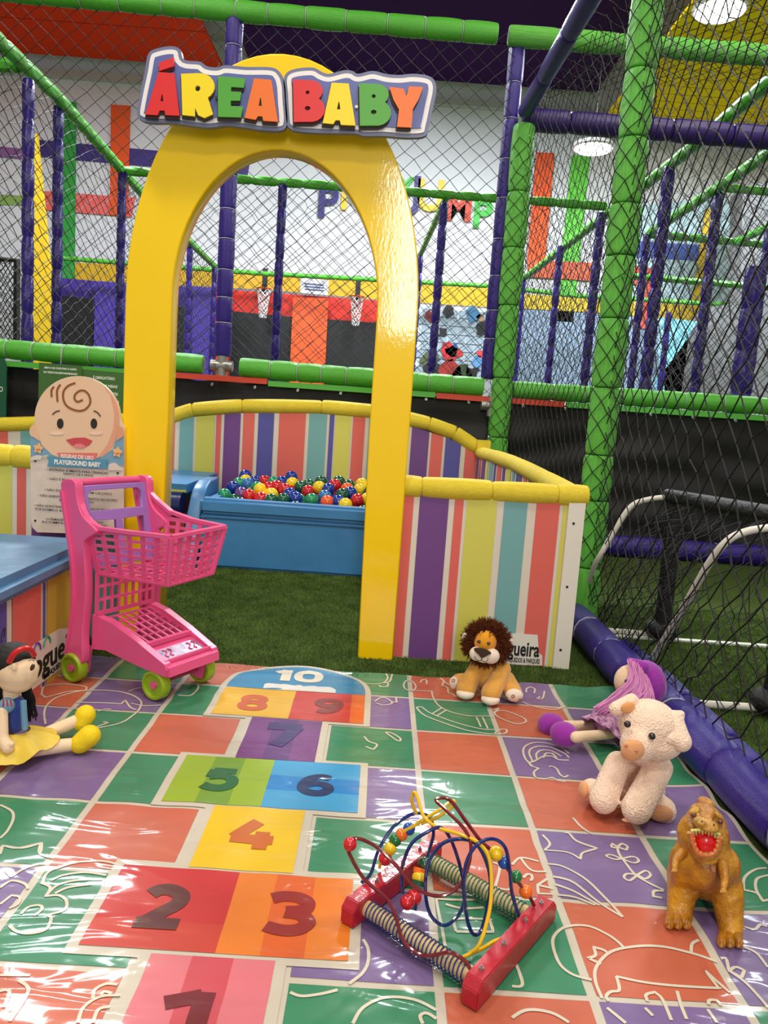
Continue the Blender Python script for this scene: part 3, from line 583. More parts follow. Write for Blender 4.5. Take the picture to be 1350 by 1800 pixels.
# balls
BC = {'B': ((16, 52, 150), 'blue'), 'L': ((50, 112, 180), 'light blue'), 'R': ((196, 20, 34), 'red'), 'Y': ((240, 206, 24), 'yellow'), 'G': ((22, 142, 96), 'green'), 'D': ((12, 84, 58), 'dark green'), 'O': ((236, 92, 34), 'orange'), 'P': ((104, 62, 130), 'purple')}
bmes = {}
for k, (rgb, nm) in BC.items():
    me = MB().ell((0, 0, 0), .0475, None, 24, 14).mesh('ball'); me.materials.append(mat('ball_'+nm.replace(' ', '_'), rgb, .12, coat=.6)); me.shade_smooth(); bmes[k] = me
balls = [(532, 482, 'B'), (533, 512, 'Y'), (545, 530, 'L'), (590, 518, 'B'), (643, 516, 'R'), (695, 522, 'G'), (745, 520, 'B'), (798, 490, 'B'), (803, 528, 'Y'), (897, 538, 'D'), (970, 518, 'D'), (958, 550, 'Y'), (1050, 538, 'R'), (1073, 518, 'D'), (1130, 540, 'D'), (1012, 562, 'B'), (1120, 560, 'O'), (1205, 532, 'Y'), (1250, 548, 'Y'),
 (462, 550, 'B'), (495, 528, 'G'), (600, 552, 'G'), (617, 562, 'Y'), (668, 552, 'R'), (712, 545, 'R'), (760, 562, 'R'), (895, 574, 'R'), (850, 548, 'D'), (990, 602, 'L'), (1092, 592, 'D'), (1140, 582, 'B'), (1193, 565, 'Y'), (1252, 578, 'D'),
 (410, 594, 'G'), (553, 598, 'R'), (508, 586, 'P'), (622, 616, 'R'), (683, 590, 'Y'), (680, 624, 'D'), (750, 620, 'D'), (788, 588, 'B'), (823, 614, 'B'), (915, 622, 'G'), (1005, 634, 'O'), (1070, 632, 'B'), (1110, 650, 'Y'), (1180, 624, 'R'), (1238, 618, 'Y'), (1300, 640, 'G'), (1330, 600, 'R'), (1390, 640, 'B'), (1400, 590, 'Y'), (1450, 630, 'O'), (1340, 560, 'B'), (1420, 550, 'G'), (1500, 600, 'R'), (1560, 630, 'Y'), (1550, 580, 'B')]
placed = []
for x, y, k in balls:
    Yd = 5.03+(640-y)/160*.55; p = at(270+x/3.293, 690+y/3.293, Yd); placed.append([p, k, Yd, y])
rows = {'front': [], 'second': [], 'middle': [], 'back': []}
for b in placed:
    y = b[3]; rows['front' if y > 608 else 'second' if y > 570 else 'middle' if y > 535 else 'back'].append(b)
ordn = ['first', 'second', 'third', 'fourth', 'fifth', 'sixth', 'seventh', 'eighth', 'ninth', 'tenth', 'eleventh', 'twelfth', 'thirteenth', 'fourteenth', 'fifteenth', 'sixteenth', 'seventeenth']
rn = {'front': 'front row along the rim', 'second': 'second row from the rim', 'middle': 'third row from the rim', 'back': 'back row by the striped panel'}
for rk, L in rows.items():
    L.sort(key=lambda b: b[0].x); cnt = {}
    for b in L:
        cnt[b[1]] = cnt.get(b[1], 0)+1; nm = BC[b[1]][1]; tot = sum(1 for c in L if c[1] == b[1])
        o = bpy.data.objects.new('plastic_ball', bmes[b[1]]); COL.objects.link(o); o.location = b[0]
        tag(o, ('%s ball, only %s one in the %s' % (nm, nm, rn[rk])) if tot == 1 else ('%s %s ball from left, %s' % (ordn[cnt[b[1]]-1], nm, rn[rk])), 'ball', 'plastic balls in the ball pit')
under = 0
for i in range(19):
    for j in range(9):
        p = Vector((-.98+i*.088+(.044 if j % 2 else 0)+random.uniform(-.008, .008), 5.01+j*.088, .40+random.uniform(-.03, .02)+.06*min(1, j/4)))
        if p.x > .53: continue
        if any((p-b[0]).length < .062 for b in placed): p.z -= .075
        if any((p-b[0]).length < .06 for b in placed): continue
        k = random.choice('BRYGDRBYLO'); o = bpy.data.objects.new('plastic_ball', bmes[k]); COL.objects.link(o); o.location = p
        tag(o, '%s plastic ball filling the gaps low in the ball pit' % BC[k][1], 'ball', 'plastic balls low in the ball pit')
# blue slide side and padded platform left of the pit
t = thing('play_platform', 'blue topped foam platform with navy cushion left of the ball pit', 'platform', (-1.6, 5.4, 0))
MB().box((-1.78, 5.45, .15), (1.0, .9, .30)).build('base', mat('base_coral', (204, 70, 60), .5), t)
cu = MB().tube([(-2.25, 5.02, .385), (-1.3, 5.02, .385)], .085, 16); cu.build('cushion', mat('navy_vinyl', (28, 42, 104), .25, bump=.3, bscale=8), t, True)
MB().box((-1.78, 5.5, .49), (1.0, .95, .06)).build('top_pad', m_bluev, t)
MB().box((-1.78, 5.02, .475), (1.0, .012, .012)).build('piping', m_lime, t)
L = [(-1.1, 0), (-1.1, .12)]
sl = [(4.75, .0), (4.75, .06), (4.86, .22), (4.95, .36), (5.05, .48), (5.2, .53), (5.45, .53), (5.45, 0)]
me = shape2d([sm2(sl[1:6], 6, False)+[(5.45, .53), (5.45, 0), (4.75, 0)]], .035, .01); me.transform(Matrix(((0, 0, 1, -1.20), (1, 0, 0, 0), (0, 1, 0, 0), (0, 0, 0, 1))))
tag(link('toddler_slide', me, None, m_bluev), 'curved blue foam slide side left of the ball pit', 'slide')
# ================================================================ ARCH with sign
AY = 3.25; m_yel = mat('yellow_gloss_paint', (255, 212, 0), .42, coat=.6, bump=.035, bscale=120, stretch=(1, 1, .4), spec=.25)
t = thing('entrance_arch', 'yellow entrance arch in front of the ball pit', 'arch', (-.497, AY, 0))
xc = -.497; ow = .607; outer = [(xc-ow, 0), (xc-ow, .7), (xc-ow, 1.2)] + [(xc-ow*math.cos(a*PI/36), 1.5+.983*math.sin(a*PI/36)) for a in range(37)] + [(xc+ow, .9), (xc+ow, 0)]
xi = -.486; iw = .437; inner = [(xi+iw+.012, 0), (xi+iw, 1.0)] + [(xi+iw*math.cos(a*PI/36), 1.5+.628*math.sin(a*PI/36)) for a in range(37)] + [(xi-iw, 1.0), (xi-iw-.012, 0)]
plate('arch_body', [outer+inner], AY+.055, .048, m_yel, t, bevel=.006)
# sign
C1 = (0, 0, 1/1.985); SYs = 3.165
w1 = [(481, 400), (492, 330), (508, 255), (520, 195), (545, 176), (600, 166), (632, 178), (645, 213), (700, 220), (725, 236), (760, 240), (790, 232), (860, 238), (950, 240), (982, 262), (996, 300), (1000, 360), (1004, 430), (985, 458), (920, 458), (850, 448), (790, 442), (735, 449), (690, 445), (600, 433), (530, 432), (495, 422)]
w2 = [(1000, 420), (994, 330), (992, 275), (1020, 248), (1090, 240), (1125, 256), (1150, 262), (1200, 250), (1230, 252), (1250, 262), (1300, 252), (1350, 263), (1395, 266), (1440, 262), (1490, 268), (1515, 285), (1522, 320), (1510, 380), (1496, 445), (1482, 478), (1420, 484), (1340, 478), (1270, 478), (1240, 470), (1130, 468), (1040, 462), (1008, 448)]
sg = thing('arch_sign', 'ÁREA BABY sign with coloured letters on top of the arch', 'sign', (-.48, SYs, 2.2))
for W in (w1, w2):
    L = sm2(px2(C1, W, SYs), 4)
    sb = plate('sign_board', [L], SYs, .012, mat('sign_slate', (112, 118, 152), .4), sg)
    cxx = sum(p[0] for p in L)/len(L); czz = sum(p[1] for p in L)/len(L)
    def inset(d): # shrink towards inside along vertex normals
        out = []; n = len(L)
        for i in range(n):
            a = Vector(L[i-2]); b = Vector(L[(i+2) % n]); tt = (b-a).normalized(); nn = Vector((-tt.y, tt.x)); p = Vector(L[i]); 
            out.append((p, nn))
        area_ = sum(L[i-1][0]*L[i][1]-L[i][0]*L[i-1][1] for i in range(n)); sgn = 1 if area_ > 0 else -1
        return [(p.x+nn.x*d*sgn, p.y+nn.y*d*sgn) for p, nn in out]
    plate('white_outline', [inset(.014)], SYs-.014, .002, mat('sign_white', (240, 236, 234), .4), sb)
    plate('blue_field', [inset(.032)], SYs-.018, .002, mat('sign_blue', (92, 104, 168), .4), sb)
mr = {'R': (226, 42, 44), 'Y': (250, 222, 20), 'G': (80, 166, 52), 'O': (244, 118, 36)}
def lettr(loops, c):
    LL = [px2(C1, l, SYs-.03) for l in loops]
    lo = plate('letter', LL, SYs-.034, .006, mat('letter_face_'+c, mr[c], .4), sg, off=.003)
    sh = [[(x-.004, z-.009) for x, z in l] for l in LL]; plate('letter_side', sh, SYs-.026, .003, mat('letter_dark', (52, 34, 30), .6), lo, off=.004)
lettr([[(558, 258), (607, 262), (626, 404), (582, 402), (578, 386), (558, 386), (550, 402), (513, 400)], [(565, 330), (572, 330), (576, 360), (558, 360)]], 'R')
lettr([[(560, 225), (605, 208), (607, 232), (560, 248)]], 'R')
def arc(cx, cy, rx, ry, a0, a1, n=8): return [(cx+rx*math.cos(math.radians(a0+(a1-a0)*i/n)), cy+ry*math.sin(math.radians(a0+(a1-a0)*i/n))) for i in range(n+1)]
lettr([[(637, 264), (690, 262)]+arc(700, 305, 48, 43, -80, 60)+[(742, 400), (715, 412), (695, 403), (680, 366), (680, 406), (641, 402)], arc(692, 312, 12, 13, 0, 330, 9)], 'Y')
lettr([[(765, 272), (853, 280), (850, 307), (806, 304), (804, 325), (840, 327), (837, 352), (804, 352), (804, 376), (846, 378), (840, 410), (765, 408)]], 'G')
lettr([[(890, 280), (945, 285), (968, 425), (922, 422), (918, 406), (900, 406), (892, 418), (858, 412)], [(907, 342), (914, 342), (918, 376), (900, 376)]], 'O')
def Bl(x, y, c): lettr([[(x, y), (x+50, y+2)]+arc(x+58, y+36, 40, 34, -80, 50, 6)+arc(x+58, y+100, 48, 42, -50, 100, 8)+[(x+3, y+142)], arc(x+48, y+42, 10, 10, 0, 330, 8), arc(x+48, y+97, 13, 11, 0, 330, 8)], c)
Bl(1026, 284, 'R')
lettr([[(1160, 295), (1215, 298), (1238, 438), (1192, 436), (1188, 420), (1170, 420), (1162, 433), (1130, 430)], [(1180, 356), (1187, 356), (1191, 388), (1172, 388)]], 'Y')
Bl(1256, 297, 'G')
o2 = 1330; lettr([[(o2+33, 310), (o2+76, 316), (o2+88, 348), (o2+99, 308), (o2+142, 310), (o2+128, 348), (o2+108, 382), (o2+103, 445), (o2+58, 443), (o2+65, 385), (o2+45, 350)]], 'O')
for x, c in ((756, (30, 40, 50)), (1244, (225, 225, 215))):
    q = at(x/1.985, (343 if x < 1000 else 374)/1.985, SYs-.03); MB().tube([(q.x, SYs-.03, q.z), (q.x, SYs-.036, q.z)], .006, 10).build('screw', mat('screw_%d' % c[0], c, .4), sg)
# ================================================================ BABY SIGN
C6 = (0, 620, 1/4.5); Ys = 3.20
sg = thing('baby_sign', 'baby face rules sign beside the left leg of the arch', 'sign', (-1.31, Ys, .47))
m_skin = mat('sign_skin', (240, 196, 156), .35); m_paper = mat('sign_cream', (226, 206, 186), .4, var=.05, vscale=30)
head = arc(618, 520, 338, 335, 180, 360, 24)
out = [(262, 1380), (250, 1300), (248, 660), (250, 590), (268, 568), (284, 560)]+head+[(966, 560), (985, 580), (985, 660), (985, 1440), (300, 1418)]
bd = plate('board', [px2(C6, out, Ys)], Ys, .008, m_paper, sg)
def dec(nm, pts, rgb, k=1, rough=.35): return plate(nm, [px2(C6, pts, Ys)], Ys-.0085-.0012*k, .0005, mat('bs_%d_%d_%d' % rgb, rgb, rough), bd)
dec('blue_background', [(250, 650), (985, 650), (985, 900), (930, 880), (880, 920), (800, 850), (420, 850), (380, 800), (320, 830), (250, 820)], (124, 164, 186), 1)
dec('face_print', arc(618, 520, 334, 330, 165, 375, 30)+[(900, 760), (820, 820), (700, 850), (520, 850), (420, 805), (340, 730)], (240, 198, 160), 2)
dec('face_blush', arc(618, 520, 332, 328, -50, 20, 12)+[(900, 740), (840, 800), (780, 830), (860, 720), (905, 600), (915, 480), (880, 330)], (234, 164, 128), 3)
dec('ear_print', arc(270, 620, 26, 44, 90, 270, 10)+[(300, 570), (330, 700)], (240, 190, 150), 3); dec('ear_print', arc(962, 630, 26, 44, -90, 90, 10)+[(930, 700), (930, 570)], (228, 160, 120), 4)
def stroke(nm, pts, rgb, wpx, k=4):
    P = crom([(a, b, 0) for a, b in pts], 6); L = []; Rr = []
    for i, p in enumerate(P):
        tt = (P[min(i+1, len(P)-1)]-P[max(i-1, 0)]); tt = tt.normalized() if tt.length else Vector((1, 0, 0)); n_ = Vector((-tt.y, tt.x, 0))*wpx/2; L.append((p+n_)[:2]); Rr.append((p-n_)[:2])
    return dec(nm, L+Rr[::-1], rgb, k)
br = (146, 84, 40)
stroke('hair_print', [(437, 268), (418, 300), (420, 350)], br, 15); stroke('hair_print', [(488, 252), (462, 300), (466, 388)], br, 15)
stroke('hair_print', [(606, 240), (550, 262), (512, 310), (515, 380), (550, 430), (620, 458), (680, 450), (722, 400), (715, 340), (680, 303), (640, 302), (605, 330), (600, 365), (625, 388), (665, 372)], br, 15)
stroke('brow_print', [(425, 490), (450, 468), (484, 458)], (70, 50, 40), 9); stroke('brow_print', [(750, 458), (782, 475), (804, 504)], (70, 50, 40), 9)
dec('eye_print', arc(487, 560, 26, 40, 0, 350, 18), (44, 38, 36), 4); dec('eye_print', arc(752, 560, 26, 40, 0, 350, 18), (44, 38, 36), 4)
dec('cheek_print', arc(462, 637, 55, 14, 0, 350, 14), (250, 214, 184), 4); dec('cheek_print', arc(770, 637, 52, 14, 0, 350, 14), (250, 206, 178), 4)
dec('mouth_print', [(532, 688), (600, 672), (680, 670), (742, 695), (715, 730), (670, 750), (620, 748), (575, 730)], (210, 76, 82), 4)
dec('tongue_print', [(590, 738), (610, 722), (645, 718), (675, 728), (690, 742), (660, 754), (615, 752)], (240, 132, 132), 5)
for cx, cy in ((315, 755), (938, 785)):
    dec('star_print', [(cx+(44 if i % 2 == 0 else 26)*math.sin(i*PI/5+.2), cy-(48 if i % 2 == 0 else 28)*math.cos(i*PI/5+.2)) for i in range(10)], (244, 190, 128), 5)
    dec('star_face', [(cx-18, cy+6), (cx+18, cy+2), (cx+14, cy+14), (cx-12, cy+18)], (230, 120, 70), 6)
dec('ribbon_print', [(462, 790), (785, 792), (770, 820), (782, 848), (470, 842), (478, 815)], (228, 118, 108), 5)
dec('ribbon_print', [(380, 818), (868, 845), (850, 880), (868, 918), (385, 895), (400, 858)], (88, 150, 172), 6)
dec('cloud_print', arc(310, 850, 62, 42, 180, 360, 8)+arc(370, 845, 36, 36, 180, 360, 6)+[(400, 900), (250, 900)], (228, 210, 192), 3); dec('cloud_print', arc(905, 905, 42, 36, 180, 330, 8)+[(985, 930), (860, 930)], (228, 210, 192), 3)
def wsign(s, x, y, hp, wp, rgb=(52, 44, 58), k=8, off=.0001):
    q = at(0+x/4.5, 620+y/4.5, Ys); a_ = math.radians(-2.0)
    word('lettering', s, hp/4.5*Ys/FPX*1.38, Matrix.Translation((q.x, 0, q.z)) @ face_cam(Ys-.0085-.0012*k) , mat('bi_%d' % rgb[0], rgb, .5), bd, .0003, off=off, fitw=wp/4.5*Ys/FPX)
wsign('REGRAS DE USO', 624, 824, 30, 258, (246, 226, 214), 8, .0009); wsign('PLAYGROUND BABY', 624, 874, 36, 365, (244, 236, 226), 8, .0012)
for s, x, y, wp in (('• ENTRADA SOMENTE PARA CRIANÇAS', 625, 936, 478), ('ABAIXO DE 4 ANOS', 630, 962, 236), ('• NÃO É PERMITIDO COMER E BEBER', 625, 1010, 470), ('NO LOCAL', 625, 1036, 130), ('• NÃO ENTRAR NA ÁREA COM CALÇADO', 632, 1098, 530), ('• NÃO ADENTRAR COM COPOS, PRATOS OU OUTRO', 628, 1146, 624), ('MATERIAL DE VIDRO', 620, 1172, 270), ('• NÃO ADENTRAR COM OUTROS TIPOS DE BRINQUEDOS,', 630, 1226, 690), ('POR EXEMPLO: BOLAS DE FUTEBOL, PATINS', 560, 1250, 540), ('• A PERMANÊNCIA DA CRIANÇA NÃO DEVE', 600, 1326, 460), ('ACOMPANHADA DOS PAIS', 600, 1350, 520)):
    wsign(s, x, y, 19, wp)
for x, y in ((287, 855), (287, 1325), (938, 950), (948, 1368)): q = at(x/4.5, 620+y/4.5, Ys); MB().tube([(q.x, Ys-.008, q.z), (q.x, Ys-.012, q.z)], .0045, 8).build('screw', m_dk, bd)
MB().box((-1.31, Ys+.05, .8), (.2, .085, .1)).build('mount_block', m_white, sg)
MB().box((-1.31, Ys+.05, .56), (.2, .085, .1)).build('mount_block', m_white, sg)
# ================================================================ LEFT SOFT BLOCK
t = thing('soft_block', 'striped foam block with blue padded top at the left edge', 'play block', (-1.7, 2.45, 0))
bx = -1.185; y0, y1 = 1.55, 3.08
MB().box((bx-.475, (y0+y1)/2, .205), (.95, y1-y0, .41)).build('body', m_white, t)
zz = 1075
ys_ = [(atx(a, zz, bx+.003).y, atx(b, zz, bx+.003).y, mm) for a, b, mm in ((-70, -40, m_coral), (-30, 12, m_indigo), (22, 72, m_coral), (76.5, 80, m_indigo), (83, 135, mat('mustard_print', (206, 176, 66), .5)))]
stripes_poly(ys_, .003, lambda s: .41, 0, t, frame=lambda s, z: (bx+.003, s, z))
bm = bmesh.new(); bmesh.ops.create_cube(bm, size=1); bmesh.ops.scale(bm, vec=(1.02, y1-y0+.08, .085), verts=bm.verts); bmesh.ops.translate(bm, vec=(bx-.475, (y0+y1)/2, .445), verts=bm.verts)
bmesh.ops.bevel(bm, geom=bm.edges[:], offset=.03, segments=4, affect='EDGES'); me = bpy.data.meshes.new('top'); bm.to_mesh(me); bm.free(); link('top_pad', me, t, mat('blue_pad', (88, 134, 176), .4, bump=.6, bscale=8, var=.1, vscale=4), False)
side = Matrix(((0, 0, 1, bx+.005), (1, 0, 0, 0), (0, 1, 0, 0), (0, 0, 0, 1)))
me = shape2d([[(2.44, .035), (3.02, .02), (3.02, .15), (2.92, .16), (2.80, .19), (2.60, .195), (2.44, .16)]], .0006); me.transform(side); st = link('logo_sticker', me, t, mat('sticker_white', (238, 232, 220), .4))
sidew = Matrix(((0, 0, 1, bx+.0065), (1, 0, 0, 0), (0, 1, 0, 0), (0, 0, 0, 1)))
word('logo_lettering', 'Nogueira', .125, Matrix.Translation((0, 2.735, .105)) @ sidew, m_dk, st, .0005, off=.003, fitw=.52)
word('logo_lettering', 'BRINQUEDOS & PARQUES', .028, Matrix.Translation((0, 2.84, .045)) @ sidew, m_dk, st, .0005, off=.0006, fitw=.34)
for yy_, rgb in ((2.54, (206, 60, 60)), (2.61, (110, 70, 160)), (2.69, (60, 150, 110))):
    MB().tube([(bx+.007, yy_+.028*math.cos(a*PI/8), 1.62e-1+.032*math.sin(a*PI/8)) for a in range(9)], .004, 6).build('logo_arc', mat('arc_%d' % rgb[0], rgb, .5), st, True)
# ================================================================ PURPLE FLOOR TUBE
P = [Vector((1.095, 3.95, .075)), Vector((1.10, 3.0, .075)), Vector((1.135, 2.2, .075)), Vector((1.16, 1.2, .075)), Vector((1.17, .6, .075))]
padded('floor_bumper', 'thick purple padded tube on the ground under the near net', 'bumper', P, .078, m_purple, .34, m_tie, wob=.04)
t = thing('inner_bumper', 'purple vinyl roll lying on the outer side of the floor tube', 'bumper', (1.25, 2.2, 0))
for k in range(7): sleeve(t, (1.225+.006*k, 3.5-k*.36, .05), (1.231+.006*k, 3.5-(k+1)*.36+.02, .05), .052, m_purple, 'foam_sleeve', .08)
# ================================================================ PLAY MAT
CS = .29686; MX0 = .18121; MY0 = 2.80043
def hmat(x, y):
    z = .006 + .0022*np.sin(y*29+np.sin(x*2.3)*1.7)*(.35+.65*np.sin(x*1.7+y*2.1)**2)
    z = z + .0016*np.sin(y*61+np.sin(x*4.1+y*2)*2.2)*np.maximum(0, np.sin(x*2.9-y*3.3))**2
    z = z + .0014*np.sin(x*38+np.sin(y*5)*2)*np.maximum(0, np.sin(x*1.3+y*4+1))**3
    ed = np.maximum(0, x-.86)/.2; z = z + .006*ed**2*(1+np.sin(y*23+1.5*np.sin(y*9))) 
    ef = np.maximum(0, y-2.97)/.07; z = z + .002*ef*(1+np.sin(x*19))
    return z
def film(name, rgb, k=1):
    rgb = tuple(int(.88*v+7) for v in rgb)
    M = mat('print_'+name, rgb, .42, coat=.42, spec=.25)
    nt = M.node_tree; b = nt.nodes['Principled BSDF']; b.inputs['Coat Roughness'].default_value = .11
    if 'fb' in nt.nodes: return M
    tc = nt.nodes.new('ShaderNodeNewGeometry'); tc.name = 'fb'
    mp = nt.nodes.new('ShaderNodeMapping'); mp.inputs['Scale'].default_value = (1.7, 4.6, 1); nt.links.new(tc.outputs['Position'], mp.inputs[0])
    n1 = nt.nodes.new('ShaderNodeTexNoise'); n1.inputs['Scale'].default_value = 1.8; n1.inputs['Detail'].default_value = 1.2; n1.inputs['Distortion'].default_value = 1.6; nt.links.new(mp.outputs[0], n1.inputs[0])
    n2 = nt.nodes.new('ShaderNodeTexNoise'); n2.inputs['Scale'].default_value = 9; n2.inputs['Detail'].default_value = 2; n2.inputs['Distortion'].default_value = 2.5; nt.links.new(tc.outputs['Position'], n2.inputs[0])
    mx = nt.nodes.new('ShaderNodeMath'); mx.operation = 'MULTIPLY_ADD'; mx.inputs[1].default_value = .05; nt.links.new(n2.outputs[0], mx.inputs[0]); nt.links.new(n1.outputs[0], mx.inputs[2])
    bp = nt.nodes.new('ShaderNodeBump'); bp.inputs['Strength'].default_value = .55; bp.inputs['Distance'].default_value = .02; nt.links.new(mx.outputs[0], bp.inputs['Height'])
    nt.links.new(bp.outputs[0], b.inputs['Coat Normal'])
    b2 = nt.nodes.new('ShaderNodeBump'); b2.inputs['Strength'].default_value = .25; b2.inputs['Distance'].default_value = .01; nt.links.new(mx.outputs[0], b2.inputs['Height']); nt.links.new(b2.outputs[0], b.inputs['Normal'])
    n3 = nt.nodes.new('ShaderNodeTexNoise'); n3.inputs['Scale'].default_value = 3; n3.inputs['Detail'].default_value = 6; nt.links.new(tc.outputs['Position'], n3.inputs[0])
    r = nt.nodes.new('ShaderNodeValToRGB'); c = lin(rgb); r.color_ramp.elements[0].color = tuple(v*.88 for v in c)+(1,); r.color_ramp.elements[1].color = tuple(min(1, v*1.06) for v in c)+(1,)
    r.color_ramp.elements[0].position = .35; r.color_ramp.elements[1].position = .65
    nt.links.new(n3.outputs[0], r.inputs[0]); nt.links.new(r.outputs[0], b.inputs['Base Color']); return M
F_W = film('white', (210, 199, 182)); F_C = film('coral', (204, 101, 72)); F_G = film('green', (54, 136, 96)); F_P = film('violet', (126, 102, 156))
mx0, mx1, my0, my1 = -1.62, 1.075, .85, 3.045
play = thing('play_mat', 'glossy printed play mat with hopscotch numbers and chalk drawings', 'mat', (-.2, 2, 0))
def grid(x0, x1, y0, y1, lift, st=.014):
    nx = max(1, int(round((x1-x0)/st))); ny = max(1, int(round((y1-y0)/st))); X, Y = np.meshgrid(np.linspace(x0, x1, nx+1), np.linspace(y0, y1, ny+1), indexing='ij')
    Z = hmat(X, Y)+lift; V = np.stack((X, Y, Z), -1).reshape(-1, 3); i, j = np.meshgrid(np.arange(nx), np.arange(ny), indexing='ij'); a = (i*(ny+1)+j).ravel()
    return V, np.stack((a, a+ny+1, a+ny+2, a+1), -1)
def gridmesh(rects, lift, name, mats, parent, st=.014):
    V = []; F = []; Mi = []; b = 0
    for (x0, x1, y0, y1, mi) in rects:
        v, f = grid(x0, x1, y0, y1, lift, st); V.append(v); F.append(f+b); Mi += [mi]*len(f); b += len(v)
    V = np.concatenate(V); F = np.concatenate(F); me = bpy.data.meshes.new(name); me.from_pydata(V.tolist(), [], F.tolist())
    me.polygons.foreach_set('material_index', Mi); me.update(); return link(name, me, parent, mats, True)
gridmesh([(mx0, mx1, my0, my1, 0)], 0, 'sheet', [F_W], play)
LT = .0012; hw = .0095
cols = {0: ((1, F_C), (0, F_G)), 1: ((1, F_P), (0, F_C)), 2: ((1, F_G), (0, F_P))}
for c in range(-7, 4):
    for j in range(-1, 7):
        x0 = MX0+c*CS+hw; x1 = MX0+(c+1)*CS-hw; y1 = MY0-j*CS-hw*.8; y0 = MY0-(j+1)*CS+hw*.8
        x0 = max(x0, mx0+.01); x1 = min(x1, mx1-.002); y1 = min(y1, my1-.003); y0 = max(y0, my0)
        if x1-x0 < .02 or y1-y0 < .02: continue
        if c == -2 and j >= 0 and j < 5: pass
        odd, ev = cols[c % 3]; mm = (odd if j % 2 else ev)[1]
        gridmesh([(x0, x1, y0, y1, 0)], LT, 'print_tile', [mm], play)
# hopscotch: white bordered field with numbered panels
HX = [-.552, -.404, -.121, .022]; HY = [.85, 1.353, 1.657, 1.917, 2.222, 2.509, 2.793]
hs = {k: film(k, v) for k, v in dict(pink=(226, 116, 128), pinkd=(208, 76, 88), red=(204, 40, 38), redd=(206, 58, 40), or1=(236, 124, 30), or2=(226, 96, 30), yel=(240, 196, 8), lime=(152, 182, 36), limed=(118, 160, 40), blu=(60, 158, 214), blud=(24, 130, 208), pur=(116, 52, 124), purd=(92, 44, 116), red9=(206, 48, 38), or9=(228, 96, 34), sky=(44, 134, 184), yel8=(234, 180, 40)).items()}
bo = .0; bd_ = .019
border = [(HX[1]-.0, HX[2]+.0, HY[0], HY[1]), (HX[0], HX[3], HY[1]-.0, HY[2]), (HX[1], HX[2], HY[2], HY[3]), (HX[0], HX[3], HY[3], HY[4]), (HX[1], HX[2], HY[4], HY[5]), (HX[0], HX[3], HY[5], HY[6])]
brd = gridmesh([(a-.004, b+.004, c-.004, d+.004, 0) for a, b, c, d in border], LT*2, 'hopscotch_border', [F_W], play)
def panel(nm, rects, ms): return gridmesh(rects, LT*3, nm, ms, play)
A_, B_, C_, D_ = HX; e = bd_
x3 = lambda a, b: [a+(b-a)/3*k for k in range(4)]
q = x3(B_+e, C_-e); panel('number_field', [(q[0], q[1], HY[0], HY[1]+e*.4, 0), (q[1], q[2], HY[0], HY[1]+e*.4, 1), (q[2], q[3], HY[0], HY[1]+e*.4, 0)], [hs['pink'], hs['pinkd']])
mid = -.262
panel('number_field', [(A_+e, mid, HY[1]+e+.085, HY[2]-e, 0), (A_+e, mid, HY[1]+e, HY[1]+e+.085, 1)], [hs['red'], hs['redd']])
q = x3(mid, D_-e); panel('number_field', [(q[0], q[1], HY[1]+e, HY[2]-e, 0), (q[1], q[2], HY[1]+e, HY[2]-e, 1), (q[2], q[3], HY[1]+e, HY[2]-e, 0)], [hs['or1'], hs['or2']])
panel('number_field', [(B_+e, C_-e, HY[2]-e*.6, HY[3]+e*.6, 0)], [hs['yel']])
q = x3(A_+e, mid); panel('number_field', [(q[0], q[1], HY[3]+e*.9, HY[4]-e*.7, 0), (q[1], q[2], HY[3]+e*.9, HY[4]-e*.7, 1), (q[2], q[3], HY[3]+e*.9, HY[4]-e*.7, 0)], [hs['lime'], hs['limed']])
ya, yb = HY[3]+e*.9, HY[4]-e*.7; yc = (yb-ya)/3; panel('number_field', [(mid, D_-e, ya, ya+yc, 0), (mid, D_-e, ya+yc, ya+2*yc, 1), (mid, D_-e, ya+2*yc, yb, 0)], [hs['blu'], hs['blud']])
q = x3(B_+e, C_-e); panel('number_field', [(q[0], q[1], HY[4]-e*.6, HY[5]+e*.6, 0), (q[1], q[2], HY[4]-e*.6, HY[5]+e*.6, 1), (q[2], q[3], HY[4]-e*.6, HY[5]+e*.6, 0)], [hs['pur'], hs['purd']])
panel('number_field', [(A_+e, mid, HY[5]+e*.9, HY[6], 0)], [hs['yel8']])
panel('number_field', [(mid, D_-e-.05, HY[5]+e*.9, HY[6], 0), (D_-e-.05, D_-e, HY[5]+e*.9, HY[6], 1)], [hs['red9'], hs['or9']])
def conform(me, lift):
    bm = bmesh.new(); bm.from_mesh(me); bmesh.ops.triangulate(bm, faces=bm.faces)
    for _ in range(3):
        ed = [e_ for e_ in bm.edges if e_.calc_length() > .03]
        if ed: bmesh.ops.subdivide_edges(bm, edges=ed, cuts=1); bmesh.ops.triangulate(bm, faces=bm.faces)
    for v in bm.verts: v.co.z = float(hmat(np.float64(v.co.x), np.float64(v.co.y)))+lift
    bm.to_mesh(me); bm.free(); return me
